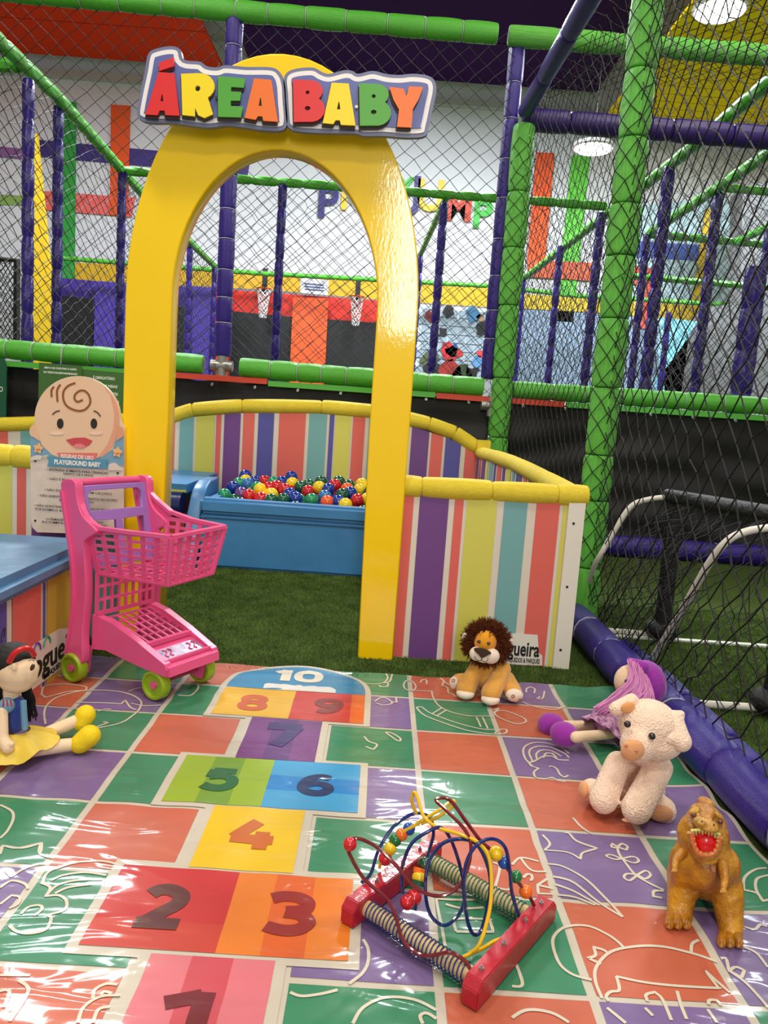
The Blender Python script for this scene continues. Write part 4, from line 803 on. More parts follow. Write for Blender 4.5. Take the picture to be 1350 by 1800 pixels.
def flatpoly(pts, mm, lift, nm, parent):
    cx = sum(p[0] for p in pts)/len(pts); cy_ = sum(p[1] for p in pts)/len(pts); mb = MB(); n = len(pts); K = 24
    vs = [(cx, cy_, 0)]+[(cx+(p[0]-cx)*k/K, cy_+(p[1]-cy_)*k/K, 0) for k in range(1, K+1) for p in pts]
    fs = [(0, 1+i, 1+(i+1) % n) for i in range(n)]+[(1+(k-1)*n+i, 1+k*n+i, 1+k*n+(i+1) % n, 1+(k-1)*n+(i+1) % n) for k in range(1, K) for i in range(n)]
    vs = [(x, y, float(hmat(np.float64(x), np.float64(y)))+lift) for x, y, _ in vs]
    me = mb.add(vs, fs).mesh(nm); return link(nm, me, parent, mm, True)
dome = lambda a, b, c, h, n=70: [(a+(b-a)*.5-(b-a)*.5*math.cos(PI*k/n), c+h*math.sin(PI*k/n)**.75) for k in range(n+1)]
flatpoly(dome(A_-.004, D_+.004, HY[6]-.02, .29), F_W, LT*2, 'dome_border', play)
flatpoly(dome(A_+e, D_-e, HY[6], .25), hs['sky'], LT*3, 'number_field', play)
F_cl = film('cloud', (226, 222, 214))
flatpoly([(mid-.13, HY[6]), (mid+.15, HY[6])]+[(mid+.15-.28*k/24, HY[6]+.030+.026*abs(math.sin(k*PI/5))) for k in range(25)], F_cl, LT*4, 'cloud_print', play)
DG_ = {'2': [[(.08,.80),(.22,.90),(.50,.93),(.80,.80),(.78,.60),(.50,.38),(.18,.12)], [(.0,.12),(1,.12)]],
 '3': [[(.08,.84),(.32,.91),(.64,.90),(.84,.77),(.76,.60),(.42,.54)], [(.40,.54),(.74,.50),(.90,.32),(.75,.14),(.42,.09),(.06,.17)]],
 '4': [[(.55,1.0),(.08,.36)], [(.0,.33),(1,.33)], [(.72,.62),(.72,.0)]],
 '5': [[(.92,.89),(.18,.89)], [(.24,.92),(.20,.55)], [(.14,.55),(.55,.62),(.88,.50),(.88,.24),(.62,.09),(.30,.09),(.04,.18)]],
 '6': [[(.88,.86),(.60,.92),(.28,.78),(.13,.48),(.16,.22),(.40,.09),(.70,.10),(.87,.28),(.80,.48),(.52,.56),(.24,.46)]],
 '7': [[(.0,.88),(1,.88)], [(.86,.88),(.38,.0)]],
 '8': [[(.5,.55),(.22,.62),(.16,.78),(.34,.91),(.66,.91),(.84,.78),(.78,.62),(.5,.55),(.18,.44),(.12,.24),(.32,.09),(.68,.09),(.88,.24),(.82,.44),(.5,.55)]],
 '9': [[(.12,.14),(.40,.08),(.72,.22),(.87,.52),(.84,.78),(.60,.91),(.30,.90),(.13,.72),(.20,.52),(.48,.44),(.76,.54)]],
 '0': [[(.5,.90),(.20,.80),(.12,.5),(.20,.2),(.5,.10),(.80,.2),(.88,.5),(.80,.8),(.5,.90),(.40,.88)]],
 '1': [[(.05,.70),(.60,.90)], [(.64,.985),(.64,.0)]]}
def ribbon(P, hwid, lift, cols=4):
    vs = []; n = len(P)
    for i, p in enumerate(P):
        t_ = (P[min(i+1, n-1)]-P[max(i-1, 0)]).normalized(); n_ = Vector((-t_.y, t_.x, 0))*hwid
        for c in range(cols+1): u = p+n_*(1-2*c/cols); vs.append((u.x, u.y, float(hmat(np.float64(u.x), np.float64(u.y)))+lift))
    fs = [((cols+1)*i+c, (cols+1)*i+c+1, (cols+1)*(i+1)+c+1, (cols+1)*(i+1)+c) for i in range(n-1) for c in range(cols)]
    return vs, fs
def dense(P, st):
    Q = [P[0]]
    for p in P[1:]:
        n = max(1, int((p-Q[-1]).length/st)); a0 = Q[-1]
        for i in range(1, n+1): Q.append(a0.lerp(p, i/n))
    return Q
def digit(s, x0, x1, y0, y1, rgb):
    mb = MB(); hw_ = .135*(y1-y0)*(1.15 if s in '147' else 1)
    for k, st in enumerate(DG_[s]):
        P = [Vector((x0+(x1-x0)*a, y0+(y1-y0)*b, 0)) for a, b in st]
        P = dense(crom(P, 10) if len(P) > 2 else P, .008); mb.add(*ribbon(P, hw_, LT*4+.00025*k))
    mb.build('number', film('digit_%d_%d' % rgb[:2], rgb), play, True)
digit('1', -.33, -.215, 1.155, 1.275, (116, 22, 30)); digit('2', -.447, -.355, 1.430, 1.568, (92, 34, 30)); digit('3', -.182, -.078, 1.437, 1.570, (150, 30, 26))
digit('4', -.312, -.205, 1.735, 1.855, (206, 100, 24)); digit('5', -.447, -.355, 2.005, 2.133, (30, 100, 48)); digit('6', -.172, -.073, 2.010, 2.133, (16, 42, 96))
digit('7', -.320, -.205, 2.308, 2.472, (58, 36, 104)); digit('8', -.452, -.355, 2.585, 2.708, (206, 92, 40)); digit('9', -.178, -.080, 2.598, 2.724, (134, 34, 30)); 
me = None
digit('1', -.365, -.295, 2.885, 3.012, (232, 222, 204)); digit('0', -.285, -.175, 2.885, 3.012, (232, 222, 204))
# chalk drawings: thin printed ribbons
CR = {'A': (640, 1160, .26667), 'B': (900, 1440, 1/3), 'C': (0, 1200, 1/3), 'D': (0, 1480, 1/3), 'E': (450, 1480, 1/3)}
STK = [('A', s) for s in ([(345,315),(400,370),(560,430),(700,470),(850,490),(930,485),(940,462),(900,460),(860,485)], [(345,315),(380,312),(440,355),(600,415),(760,455),(860,462)], [(320,205),(445,208),(455,250),(490,300),(560,340),(680,370),(830,372)], [(515,315),(445,360)], [(545,330),(475,375)], [(740,380),(770,445)], [(780,380),(815,455)],
 [(260,165),(275,140),(310,140),(338,165),(335,195),(300,205),(268,190),(260,165)], [(370,150),(385,132),(410,135),(412,160)], [(500,125),(525,145),(515,170),(550,185),(555,220),(580,225),(600,245),(625,240)], [(525,145),(600,190)], [(0,155),(60,162),(130,150),(155,120),(140,95)], [(130,150),(160,155),(150,178),(110,180),(95,165)], [(185,100),(170,140),(130,155)], [(70,275),(110,250),(150,255),(185,285),(130,300),(80,285)], [(210,250),(215,280),(170,275)],
 [(850,330),(890,320),(860,350),(880,375),(930,400),(1000,425),(1060,415),(1060,390),(1000,360),(920,335),(850,345)], [(1070,215),(1070,195),(1095,185),(1125,195),(1120,220)], [(1190,205),(1175,255),(1140,258),(1160,240)], [(1040,280),(1120,310),(1250,330),(1330,310)],
 [(1110,700),(1060,650),(1050,590),(1090,555),(1170,545),(1290,575),(1350,620)], [(1110,670),(1088,620),(1100,590),(1150,572),(1230,580),(1320,620),(1350,650)], [(1140,660),(1135,625),(1165,600),(1230,602),(1300,640)], [(1180,650),(1200,620),(1240,620),(1270,650)], [(1100,700),(1090,680),(1120,670),(1150,655),(1180,640),(1240,640),(1280,660),(1350,665)], [(1100,700),(1150,715),(1120,740),(1130,775),(1180,790),(1240,775),(1280,800),(1340,810)], [(1215,705),(1240,700),(1270,720),(1290,755),(1320,775),(1350,760)], [(0,510),(30,540),(85,560),(60,590),(10,570)], [(140,480),(180,485),(235,520),(235,540),(205,530),(140,480)])]
STK += [('B', s) for s in ([(160,85),(200,125),(170,165),(290,175),(360,215),(375,175),(450,150),(340,115),(300,80),(270,75)], [(320,0),(360,40),(420,80)], [(555,145),(570,190),(640,290),(720,340),(800,375)], [(550,150),(520,145),(530,130),(555,145),(600,160),(610,145),(580,130),(555,145)], [(580,210),(540,215),(497,195),(520,185),(580,210),(640,235),(668,220),(640,195),(580,210)], [(660,300),(620,330),(590,315),(605,295),(660,300),(700,320),(730,300),(705,278),(660,300)], [(800,380),(750,380),(745,405),(800,415)],
 [(190,240),(270,255),(400,330),(500,420),(585,520)], [(215,310),(330,340),(480,450),(585,520)], [(225,345),(330,380),(460,450)], [(240,400),(330,410),(440,450)], [(0,245),(45,205),(140,225)], [(45,205),(100,275),(180,285)], [(60,310),(80,295),(105,300),(105,320),(85,320)], [(215,365),(135,345),(140,390),(215,395)], [(135,345),(185,320)],
 [(420,850),(320,820),(250,760),(215,660),(230,610),(290,575),(400,570),(500,610),(560,650),(590,680)], [(475,950),(440,860),(445,780),(520,700),(640,675),(800,680),(960,710),(1080,750)], [(510,965),(495,940),(520,915),(565,905),(550,830)], [(550,830),(700,860),(900,885),(1090,890),(1020,795),(1150,915)], [(470,765),(400,735),(440,720),(430,680),(480,690),(510,710)], [(945,700),(950,660),(990,640)], [(715,965),(705,930),(750,915),(790,950),(840,1065)], [(870,910),(890,985),(920,1060)], [(1035,985),(1040,960),(1080,960),(1105,995)], [(700,1000),(750,1050)], [(500,1000),(600,1080)], [(1030,1010),(1080,1080)],
 [(1220,380),(1225,320),(1280,280),(1340,275)], [(1220,380),(1290,400),(1320,440),(1350,435)], [(1350,315),(1290,330),(1285,380),(1320,435)], [(1100,735),(1130,735),(1145,800),(1180,780),(1225,800),(1210,835),(1150,800)], [(1150,800),(1240,870),(1350,1000)], [(1220,680),(1290,710),(1350,780)], [(1225,570),(1280,585),(1310,560),(1350,575)], [(0,1050),(60,1015),(130,1010),(220,1030),(300,1075)], [(0,885),(55,875),(15,750)])]
STK += [('C', s) for s in ([(220,60),(240,20),(350,10),(450,25),(450,45),(350,50),(240,80),(215,60)], [(240,220),(235,150),(280,90),(400,50),(560,45),(690,65),(745,100),(720,160),(640,210),(500,245)], [(400,105),(560,110),(640,115),(660,90),(685,130),(720,145)], [(500,240),(570,210),(540,205)], [(515,155),(560,140),(590,145)], [(0,650),(60,680),(70,720),(40,780),(0,820)], [(0,880),(15,860),(120,875),(220,845),(215,895),(200,900)], [(680,50),(740,30),(860,40)], [(940,70),(1010,70),(1045,30),(1040,0)], [(690,110),(760,125),(850,120)])]
STK += [('D', s) for s in ([(0,70),(15,20),(90,35),(215,5),(210,65),(280,90)], [(30,155),(60,185),(120,150),(190,125),(245,120)], [(225,215),(260,160),(400,115),(540,105),(640,130)], [(270,205),(330,180),(450,165),(560,180)], [(245,280),(300,230),(400,205),(540,200)], [(290,270),(360,240),(480,225)], [(215,215),(265,240),(240,285),(310,280),(350,310),(340,360),(250,390),(270,410),(240,470),(150,490),(80,475),(45,440)], [(110,385),(150,345),(210,335),(220,360),(170,400)], [(0,240),(60,205),(130,220),(150,250)], [(0,330),(60,280),(105,290),(90,330),(40,355)], [(410,960),(440,880),(530,820),(640,810)], [(490,830),(500,780),(560,745),(630,750)], [(530,810),(550,785),(590,800)], [(490,960),(520,890),(590,875)], [(0,790),(50,790),(20,880)], [(50,955),(150,790),(100,730)], [(0,700),(160,700)])]
STK += [('E', s) for s in ([(510,960),(560,880),(650,830),(740,820),(850,840),(950,890)], [(880,960),(865,920),(900,905),(960,940)], [(490,750),(560,700),(590,640),(590,560),(560,510)], [(180,790),(240,810),(340,800),(430,780)], [(1055,475),(1055,410),(1230,415),(1250,480),(1055,475)], [(945,305),(1160,310)], [(1000,330),(1090,350),(1200,350)], [(950,310),(1000,560)], [(1250,115),(1285,140),(1260,240),(1330,250),(1345,230)])]
F_ch = film('chalk', (226, 214, 194)); wdw = .0034
for cr, s in STK:
    ox, oy, k = CR[cr]; P = []
    for a, b in s: g = G(ox+a*k, oy+b*k, .007); P.append((g.x, g.y, 0))
    P3 = [Vector(P[0])]
    for i in range(1, len(P)-1):
        a_, b_, c_ = Vector(P[i-1]), Vector(P[i]), Vector(P[i+1]); P3.append(b_)
        if (b_-a_).length > 1e-6 and (c_-b_).length > 1e-6 and (b_-a_).angle(c_-b_) > 1.45 and (P[0] != P[-1] or len(P) <= 5): P3 += [b_+(c_-b_)*.02, b_+(c_-b_)*.04]
    P3.append(Vector(P[-1])); P = crom(P3, 5); Q = [P[0]]
    for p in P[1:]:
        if (p-Q[-1]).length > .004: Q.append(p)
    P2 = [Q[0]]
    for p in Q[1:]:
        n = max(1, int((p-P2[-1]).length/.014)); a0 = P2[-1]
        for i in range(1, n+1): P2.append(a0.lerp(p, i/n))
    P = [p for p in P2 if mx0+.01 < p.x < mx1-.004 and p.y < my1-.004]
    if len(P) < 2: continue
    mb = MB(); vs = []
    for i, p in enumerate(P):
        t_ = (P[min(i+1, len(P)-1)]-P[max(i-1, 0)]).normalized(); n_ = Vector((-t_.y, t_.x, 0))*wdw
        for s_ in (1, 0, -1): u = p+n_*s_; vs.append((u.x, u.y, float(hmat(np.float64(u.x), np.float64(u.y)))+LT*2.2))
    fs = [(3*i+k_, 3*i+k_+1, 3*i+k_+4, 3*i+k_+3) for i in range(len(P)-1) for k_ in (0, 1)]
    mb.add(vs, fs).build('chalk_drawing', F_ch, play, True)
MZ = .010   # resting height on the mat
# ================================================================ SHOPPING CART
O = Vector((-1.10, 2.75, .004)); du = Vector((.866, -.5, 0)); dv = Vector((.5, .866, 0))
def Cc(u, v, z): return O+du*u+dv*v+Vector((0, 0, z))
m_pink = mat('pink_plastic', (234, 90, 146), .34, coat=.2); m_lilac = mat('lilac_plastic', (158, 116, 196), .4); m_wheel = mat('lime_wheel', (150, 180, 30), .38)
cart = thing('toy_shopping_cart', 'pink plastic toy shopping cart with lime green wheels', 'cart', O)
CV = .185
def vcen(w_, s): return CV+s*w_/2
# side columns: curved broad panels
def sidepanel(s):
    # outline in (u, z), swept slightly inward
    Lp = [(-.085, .745), (-.045, .765), (-.01, .755), (0, .70), (.03, .64), (.10, .60), (.10, .585), (.045, .55), (.045, .50), (.055, .395), (.055, .33), (.045, .20), (.055, .10), (.03, .085), (0, .105), (-.035, .085), (-.045, .10), (-.03, .16), (-.005, .24), (.0, .34), (-.01, .45), (-.035, .56), (-.06, .66)]
    vw = lambda z: .34/2 if z > .3 else .17+.012*(.3-z)/.3
    mb = MB(); n = len(Lp); 
    for sgn in (0, 1):
        pass
    Lf = [(p.x, p.y) for p in crom([(a, b, 0) for a, b in Lp], 3, True)]; bmm = bmesh.new(); me_ = shape2d([Lf], .014, .003)
    for v in me_.vertices:
        u, z, tt = v.co.x, v.co.y, v.co.z; v.co = Cc(u, CV+s*(vw(z))+tt, z)
    return link('side_panel', me_, cart, m_pink)
for s in (-1, 1): sidepanel(s)
# flange strip on each column's back edge
for s in (-1, 1):
    e_ = [Cc(a, CV+s*(.172-.0), z) for a, z in ((-.075, .72), (-.045, .60), (-.015, .47), (-.005, .33), (-.015, .22), (-.04, .10))]
    mb = MB(); 
    for a, b in zip(crom(e_, 4), crom(e_, 4)[1:]): mb.bar(a, b, .052, .012, up=du)
    mb.build('column_flange', m_pink, cart)
MB().tube([Cc(-.06, CV-.175, .748), Cc(-.062, CV, .75), Cc(-.06, CV+.175, .748)], .0155, 14).build('handle', m_pink, cart, True)
# basket: lattice walls
def lattice(nm, P00, P10, P11, P01, nu, nv, bw, th, nrm, parent, bv=None, rows=None):
    mb = MB(); bv = bv or bw
    def pt(a, b): return (P00*(1-a)+P10*a)*(1-b)+(P01*(1-a)+P11*a)*b
    for i in range(nu+1): mb.bar(pt(i/nu, 0), pt(i/nu, 1), bw if 0 < i < nu else bw*1.4, th, up=nrm)
    for j in range(nv+1): mb.bar(pt(0, j/nv), pt(1, j/nv), bv if 0 < j < nv else bv*1.5, th*.95, up=nrm)
    return mb.build(nm, m_pink, parent)
zr, zb = .602, .425
RN, RF = Cc(.045, CV-.165, .585), Cc(.045, CV+.165, .605); FN, FF = Cc(.43, CV-.135, .612), Cc(.43, CV+.135, .622)
bRN, bRF = Cc(.07, CV-.140, .425), Cc(.07, CV+.140, .425); bFN, bFF = Cc(.395, CV-.110, .432), Cc(.395, CV+.110, .440)
bk = thing('basket', 'x', 'x', (RN+FF)/2); del bk['label']; del bk['category']; bk.parent = cart; bk.matrix_basis = Matrix.Translation((RN+FF)/2-Vector(O))
def lat_side(nm, a0, a1, b0, b1, nu, nv, nrm): return lattice(nm, b0, b1, a1, a0, nu, nv, .019, .006, nrm, bk, .0105)
lat_side('basket_side', RN, FN, bRN, bFN, 6, 6, -dv); lat_side('basket_side', RF, FF, bRF, bFF, 6, 6, dv); lat_side('basket_front', FN, FF, bFN, bFF, 6, 6, du)
lattice('basket_floor', bRN, bFN, bFF, bRF, 7, 5, .010, .005, Vector((0, 0, 1)), bk)
rim = [Cc(-.005, CV-.168, .690), Cc(.02, CV-.17, .655), Cc(.05, CV-.17, .618), Cc(.11, CV-.167, .602), Cc(.25, CV-.155, .606), FN, FF, Cc(.25, CV+.155, .622), Cc(.12, CV+.167, .636), Cc(.04, CV+.17, .672), Cc(-.005, CV+.17, .70)]
mb = MB()
for a, b in zip(rim, rim[1:]): mb.bar(a, b, .022, .013)
mb.build('rim', m_pink, bk)
for s, R_ in ((-1, [rim[0], rim[1], rim[2], rim[3]]), (1, [rim[10], rim[9], rim[8]])):
    mb = MB()
    for a, b in zip(R_, R_[1:]): mb.add([a, b, Vector((b.x, b.y, .58)), Vector((a.x, a.y, .58))]+[p+dv*.006 for p in (a, b, Vector((b.x, b.y, .58)), Vector((a.x, a.y, .58)))], [(0, 1, 2, 3), (7, 6, 5, 4), (0, 4, 5, 1), (3, 2, 6, 7)])
    mb.build('side_web', m_pink, bk)
for P_ in ((FN, bFN), (FF, bFF)): MB().tube([P_[0], P_[1]], .011, 10).build('corner_post', m_pink, bk, True)
# lilac seat frame behind
sf = [[(-.15, -.15), (.15, -.15), (.16, 0), (.16, .15), (-.16, .15), (-.16, 0)], [(-.125, .055), (.125, .055), (.13, .12), (.11, .135), (-.11, .135), (-.13, .12)], [(-.12, -.11), (-.02, -.11), (-.012, .02), (-.125, .025)], [(.02, -.11), (.12, -.11), (.125, .025), (.014, .02)]]
me = shape2d(sf, .005, .002)
for v in me.vertices: x, y, z = v.co; v.co = Cc(.01-(y)*.22+z, CV+x, .59+y)
link('seat_back', me, cart, m_lilac)
# lower body: back lattice, deck, front bumper with tray
lattice('back_grille', Cc(.07, CV-.145, .27), Cc(.07, CV+.13, .27), Cc(.07, CV+.13, .425), Cc(.07, CV-.145, .425), 8, 3, .010, .008, du, cart)
lattice('shelf_grille', Cc(.07, CV-.12, .245), Cc(.28, CV-.115, .19), Cc(.28, CV+.115, .19), Cc(.07, CV+.12, .245), 5, 7, .009, .006, Vector((0, 0, 1)), cart)
for s in (-1, 1):
    vi = CV+s*.118; vo = CV+s*.150
    prof = [(.05, .265), (.15, .25), (.28, .205), (.415, .150), (.425, .130), (.42, .105), (.30, .115), (.12, .14), (.05, .13)]
    n = len(prof); mb = MB(); tap = lambda u: 1-.10*(u/.42)
    vs = [Cc(u, CV+(vi-CV)*tap(u), z) for u, z in prof]+[Cc(u, CV+(vo-CV)*tap(u), z) for u, z in prof]
    fs = [tuple(range(n)), tuple(range(2*n-1, n-1, -1))]+[(i, (i+1) % n, n+(i+1) % n, n+i) for i in range(n)]
    mb.add(vs, fs).build('chassis_side', m_pink, cart, fix=True)
tr = [(.28, .192), (.30, .175), (.40, .142), (.432, .138), (.436, .105), (.40, .10), (.28, .13)]
n = len(tr); vs = [Cc(u, CV-.128, z) for u, z in tr]+[Cc(u, CV+.128, z) for u, z in tr]
MB().add(vs, [tuple(range(n)), tuple(range(2*n-1, n-1, -1))]+[(i, (i+1) % n, n+(i+1) % n, n+i) for i in range(n)]).build('front_bumper', m_pink, cart, fix=True)
MB().bar(Cc(.30, CV-.11, .190), Cc(.30, CV+.11, .190), .01, .016).bar(Cc(.40, CV-.12, .150), Cc(.40, CV+.12, .150), .01, .012).bar(Cc(.30, CV-.112, .188), Cc(.40, CV-.118, .15), .01, .012).bar(Cc(.30, CV+.112, .188), Cc(.40, CV+.118, .15), .01, .012).build('tray_lip', m_pink, cart)
m_stk = mat('cart_sticker', (96, 52, 110), .25, mix=(186, 160, 196), vscale=45)
lb = MB().quad(Cc(.325, CV-.10, .1700), Cc(.392, CV-.10, .1475), Cc(.392, CV+.10, .1475), Cc(.325, CV+.10, .1700)).build('sticker', m_stk, cart)
for vv in (-.07, -.045, .05, .075): MB().tube([Cc(.335+.04*k/6, CV+vv+.012*math.sin(k), .1685-.0135*k/6) for k in range(7)], .0025, 5).build('sticker_swirl', mat('pink_swirl', (226, 60, 120), .3), lb, True)
def wheel(c, ax, r, wd, hubside=1):
    ax = ax.normalized(); t_ = thing('wheel', 'x', 'x', c); del t_['label']; del t_['category']; t_.parent = cart; t_.matrix_basis = Matrix.Translation(Vector(c)-O)
    W = wd/2
    P = [(-W, r*.70), (-W*1.0, r*.93), (-W*.7, r), (W*.7, r), (W, r*.93), (W, r*.78), (W*.55, r*.72), (W*.45, r*.25)]
    P = [(-W*.45, r*.25), (-W*.55, r*.72)]+P
    mb = MB(); mb.lathe(c, ax, P, 30); mb.build('tyre', m_wheel, t_, True)
    MB().tube([c-ax*W*1.02, c+ax*W*.9], [r*.24, r*.24], 16).build('hub', m_pink, t_, True)
cam_near = -dv
for (u, v) in ((0, CV-.185), (0, CV+.185), (.358, CV-.115), (.358, CV+.118)):
    c = Cc(u, v, .058); wheel(c, cam_near, .056, .042)
for s in (-1, 1):
    MB().bar(Cc(.375, CV+s*.108, .12), Cc(.362, CV+s*.088, .03), .05, .012, up=dv).build('wheel_fork', m_pink, cart)
    MB().bar(Cc(.02, CV+s*.145, .14), Cc(.01, CV+s*.150, .04), .05, .012, up=dv).build('wheel_fork', m_pink, cart)
    MB().tube([Cc(.36 if s else 0, CV-.11, .058), Cc(.36, CV+.11, .058)], .006, 8).build('axle', m_pink, cart)
# ================================================================ plush helpers
def pb(mb, px, py, Y, r, rs=(1, 1, 1), R=None): k = Y/FPX; mb.ell(at(px, py, Y), (r*k*rs[0], r*k*rs[1], r*k*rs[2]), R); return mb
def pc(mb, a, b, ra, rb): mb.cap_(at(*a), at(*b), ra*a[2]/FPX, rb*b[2]/FPX); return mb
# ---------------------------------------------------------------- PLUSH PIG
m_fleece = mat('pink_fleece', (255, 222, 198), .95, bump=.45, bscale=170, voro=True, var=.06, vscale=60, sheen=.4, spec=.1)
m_sole = mat('tan_velour', (226, 164, 116), .85, sheen=.3, bump=.2, bscale=150, spec=.15); m_eye = mat('black_bead_eye', (14, 12, 14), .06, coat=1)
pig = thing('plush_pig', 'pale pink fleece plush pig sitting beside the purple tube', 'plush toy', (.83, 2.05, 0))
mb = MB(); pb(mb, 1122, 1390, 2.15, 50, (1, .8, .9)); pb(mb, 1122, 1350, 2.13, 44, (1, .75, 1)); pb(mb, 1132, 1312, 2.09, 38)
pc(mb, (1086, 1342, 2.06), (1061, 1405, 1.99), 23, 27); pc(mb, (1158, 1350, 2.04), (1119, 1421, 1.94), 26, 29)
pc(mb, (1080, 1405, 2.09), (1040, 1389, 2.06), 24, 22); pc(mb, (1140, 1408, 2.06), (1163, 1424, 2.02), 28, 27)
blob('body', mb, .006, m_fleece, pig, 3, .0005, .008)
mb = MB(); pb(mb, 1140, 1275, 2.02, 54, (1.04, .95, .90)); pb(mb, 1152, 1300, 2.01, 50, (1.05, .9, .74)); pb(mb, 1122, 1308, 1.97, 34)
blob('head', mb, .0075, m_fleece, pig, 5, .0005, .008)
mb = MB(); pb(mb, 1112, 1319, 1.914, 23, (1.02, .5, .92), Matrix.Rotation(-.35, 3, 'Y')); sn = blob('snout', mb, .004, m_sole, pig, 4)
for x, y in ((1101, 1311), (1119, 1320)): MB().ell(at(x, y, 1.898), .0045).build('nostril', mat('nostril', (200, 124, 92), .8), sn, True)
for x, y, Y in ((1103, 1273, 1.958), (1146, 1294, 1.935)):
    e_ = MB().ell(at(x, y, Y), .0098, None, 18, 12).build('eye', m_eye, pig, True)
mb = MB(); pc(mb, (1082, 1246, 2.02), (1110, 1232, 2.03), 13, 14); pc(mb, (1110, 1232, 2.03), (1118, 1240, 2.03), 13, 10); ea = blob('ear', mb, .005, m_fleece, pig, 4, .0005)
mb = MB(); pb(mb, 1104, 1243, 2.000, 13, (1.1, .4, .8), Matrix.Rotation(-.5, 3, 'Y')); blob('inner_ear', mb, .003, mat('ear_orange', (232, 164, 98), .8, sheen=.3), ea, 3)
mb = MB(); pc(mb, (1184, 1264, 2.0), (1198, 1304, 1.96), 17, 19); pc(mb, (1183, 1262, 2.0), (1196, 1256, 2.0), 12, 9); pc(mb, (1177, 1298, 1.96), (1200, 1300, 1.96), 13, 12); blob('ear', mb, .005, m_fleece, pig, 4, .0005)
mb = MB(); pb(mb, 1026, 1388, 2.05, 17, (.55, .9, 1)); blob('paw_pad', mb, .004, m_sole, pig, 3)
mb = MB(); pb(mb, 1162, 1430, 1.985, 23, (1.05, .45, .72)); blob('paw_pad', mb, .004, m_sole, pig, 3)
mb = MB(); pb(mb, 1105, 1442, 1.93, 15, (1.0, .4, .25)); blob('paw_pad', mb, .004, m_sole, pig, 3)
# ---------------------------------------------------------------- PLUSH LION
m_lion = mat('golden_plush', (224, 164, 76), .9, bump=.3, bscale=120, var=.10, vscale=30, sheen=.4, spec=.1); m_lface = mat('orange_plush', (232, 158, 44), .9, sheen=.3, bump=.2, bscale=150, spec=.1)
m_cream = mat('cream_plush', (240, 224, 204), .9, sheen=.3, bump=.2, bscale=150, spec=.1); m_mane = mat('brown_mane', (88, 42, 20), .85, var=.35, vscale=60, spec=.15)
lion = thing('plush_lion', 'golden plush lion with shaggy brown mane sitting before the striped panel', 'plush toy', (.46, 2.86, 0))
mb = MB(); pb(mb, 860, 1188, 2.90, 30, (1, .85, 1.05)); pb(mb, 858, 1160, 2.90, 24)
pc(mb, (838, 1172, 2.88), (819, 1212, 2.83), 13.5, 18.5); pc(mb, (885, 1176, 2.87), (863, 1218, 2.79), 14.5, 19)
pc(mb, (838, 1196, 2.93), (806, 1197, 2.90), 15, 14); pc(mb, (888, 1196, 2.90), (902, 1217, 2.83), 19, 17)
blob('body', mb, .006, m_lion, lion, 6)
for x, y, Y, r, rr in ((818, 1219, 2.815, 17.5, (1, .95, .55)), (862, 1229, 2.775, 18, (1, .95, .55)), (798, 1200, 2.885, 12, (.75, .8, 1)), (904, 1222, 2.80, 17, (1, .6, .72))):
    mb = MB(); pb(mb, x, y, Y, r, rr); blob('paw', mb, .0035, m_cream, lion, 3)
def ring_(c, r, nm, par, Yn): MB().tube([c+Vector((r*math.cos(k*PI/6), 0, r*math.sin(k*PI/6))) for k in range(12)], .0016, 5, closed=True).build(nm, mat('brown_thread', (130, 76, 50), .7), par, True)
for x, y, Y in ((797, 1196, 2.862), (902, 1224, 2.776), (889, 1227, 2.782), (914, 1231, 2.782)): ring_(at(x, y, Y), .0055, 'paw_ring', lion, Y)
hc = at(855, 1131, 2.87)
mb = MB(); mb.ell(hc, (.068, .06, .068)); blob('head', mb, .006, m_mane, lion, 3)
mb = MB(); pb(mb, 853, 1128, 2.825, 21, (1.0, .75, 1.05)); blob('face', mb, .0035, m_lface, lion, 4)
mb = MB(); pb(mb, 838, 1149, 2.805, 14, (1, .8, .95)); pb(mb, 863, 1153, 2.805, 15.5, (1.05, .8, .95)); pb(mb, 850, 1157, 2.80, 12, (1.2, .8, .7)); mz = blob('muzzle', mb, .003, m_cream, lion, 3)
ns = px2(WALLC, [(834, 1141), (848, 1140), (862, 1147), (858, 1150), (848, 1155), (842, 1150)], 2.778); plate('nose', [sm2(ns, 3)], 2.778, .003, mat('nose_brown', (60, 36, 20), .7), mz, bevel=.002)
for pts in ([(847, 1154), (846, 1161), (838, 1160), (834, 1153)], [(847, 1154), (847, 1161), (855, 1163), (858, 1157)]): MB().tube(crom([at(a, b, 2.774) for a, b in pts], 4), .0012, 5).build('mouth_stitch', mat('nose_brown', (60, 36, 20), .7), mz, True)
for x, y in ((842, 1128), (859, 1131)): MB().ell(at(x, y, 2.792), .0068, None, 16, 10).build('eye', m_eye, lion, True)
# mane locks
def locks(nm, parent, c, n, r0, r1, L0, L1, mm, keep, wid=.0035):
    V = []; F = []
    for k in range(n):
        while True:
            d = Vector(rng.normal(0, 1, 3).tolist()).normalized()
            if keep(d): break
        a = c+Vector((d.x*r0, d.y*r0*.9, d.z*r0)); L = random.uniform(L0, L1); d2 = (d+Vector((0, .25, 0))+Vector(rng.normal(0, .28, 3).tolist())+Vector((0, 0, -.12))).normalized(); s1 = d2.orthogonal().normalized()*wid; s2 = d2.cross(s1.normalized())*wid
        mdl = a+d*L*.5; tip = a+d*L*.45+d2*L*.55; b = len(V)
        V += [a+s1, a+s2*.9, a-s1, a-s2*.9, mdl+s1*.8, mdl+s2*.8, mdl-s1*.8, mdl-s2*.8, tip]
        for i in range(4): F += [(b+i, b+(i+1) % 4, b+4+(i+1) % 4, b+4+i), (b+4+i, b+4+(i+1) % 4, b+8)]
    mb = MB(); mb.add(V, F); return mb.build(nm, mm, parent)
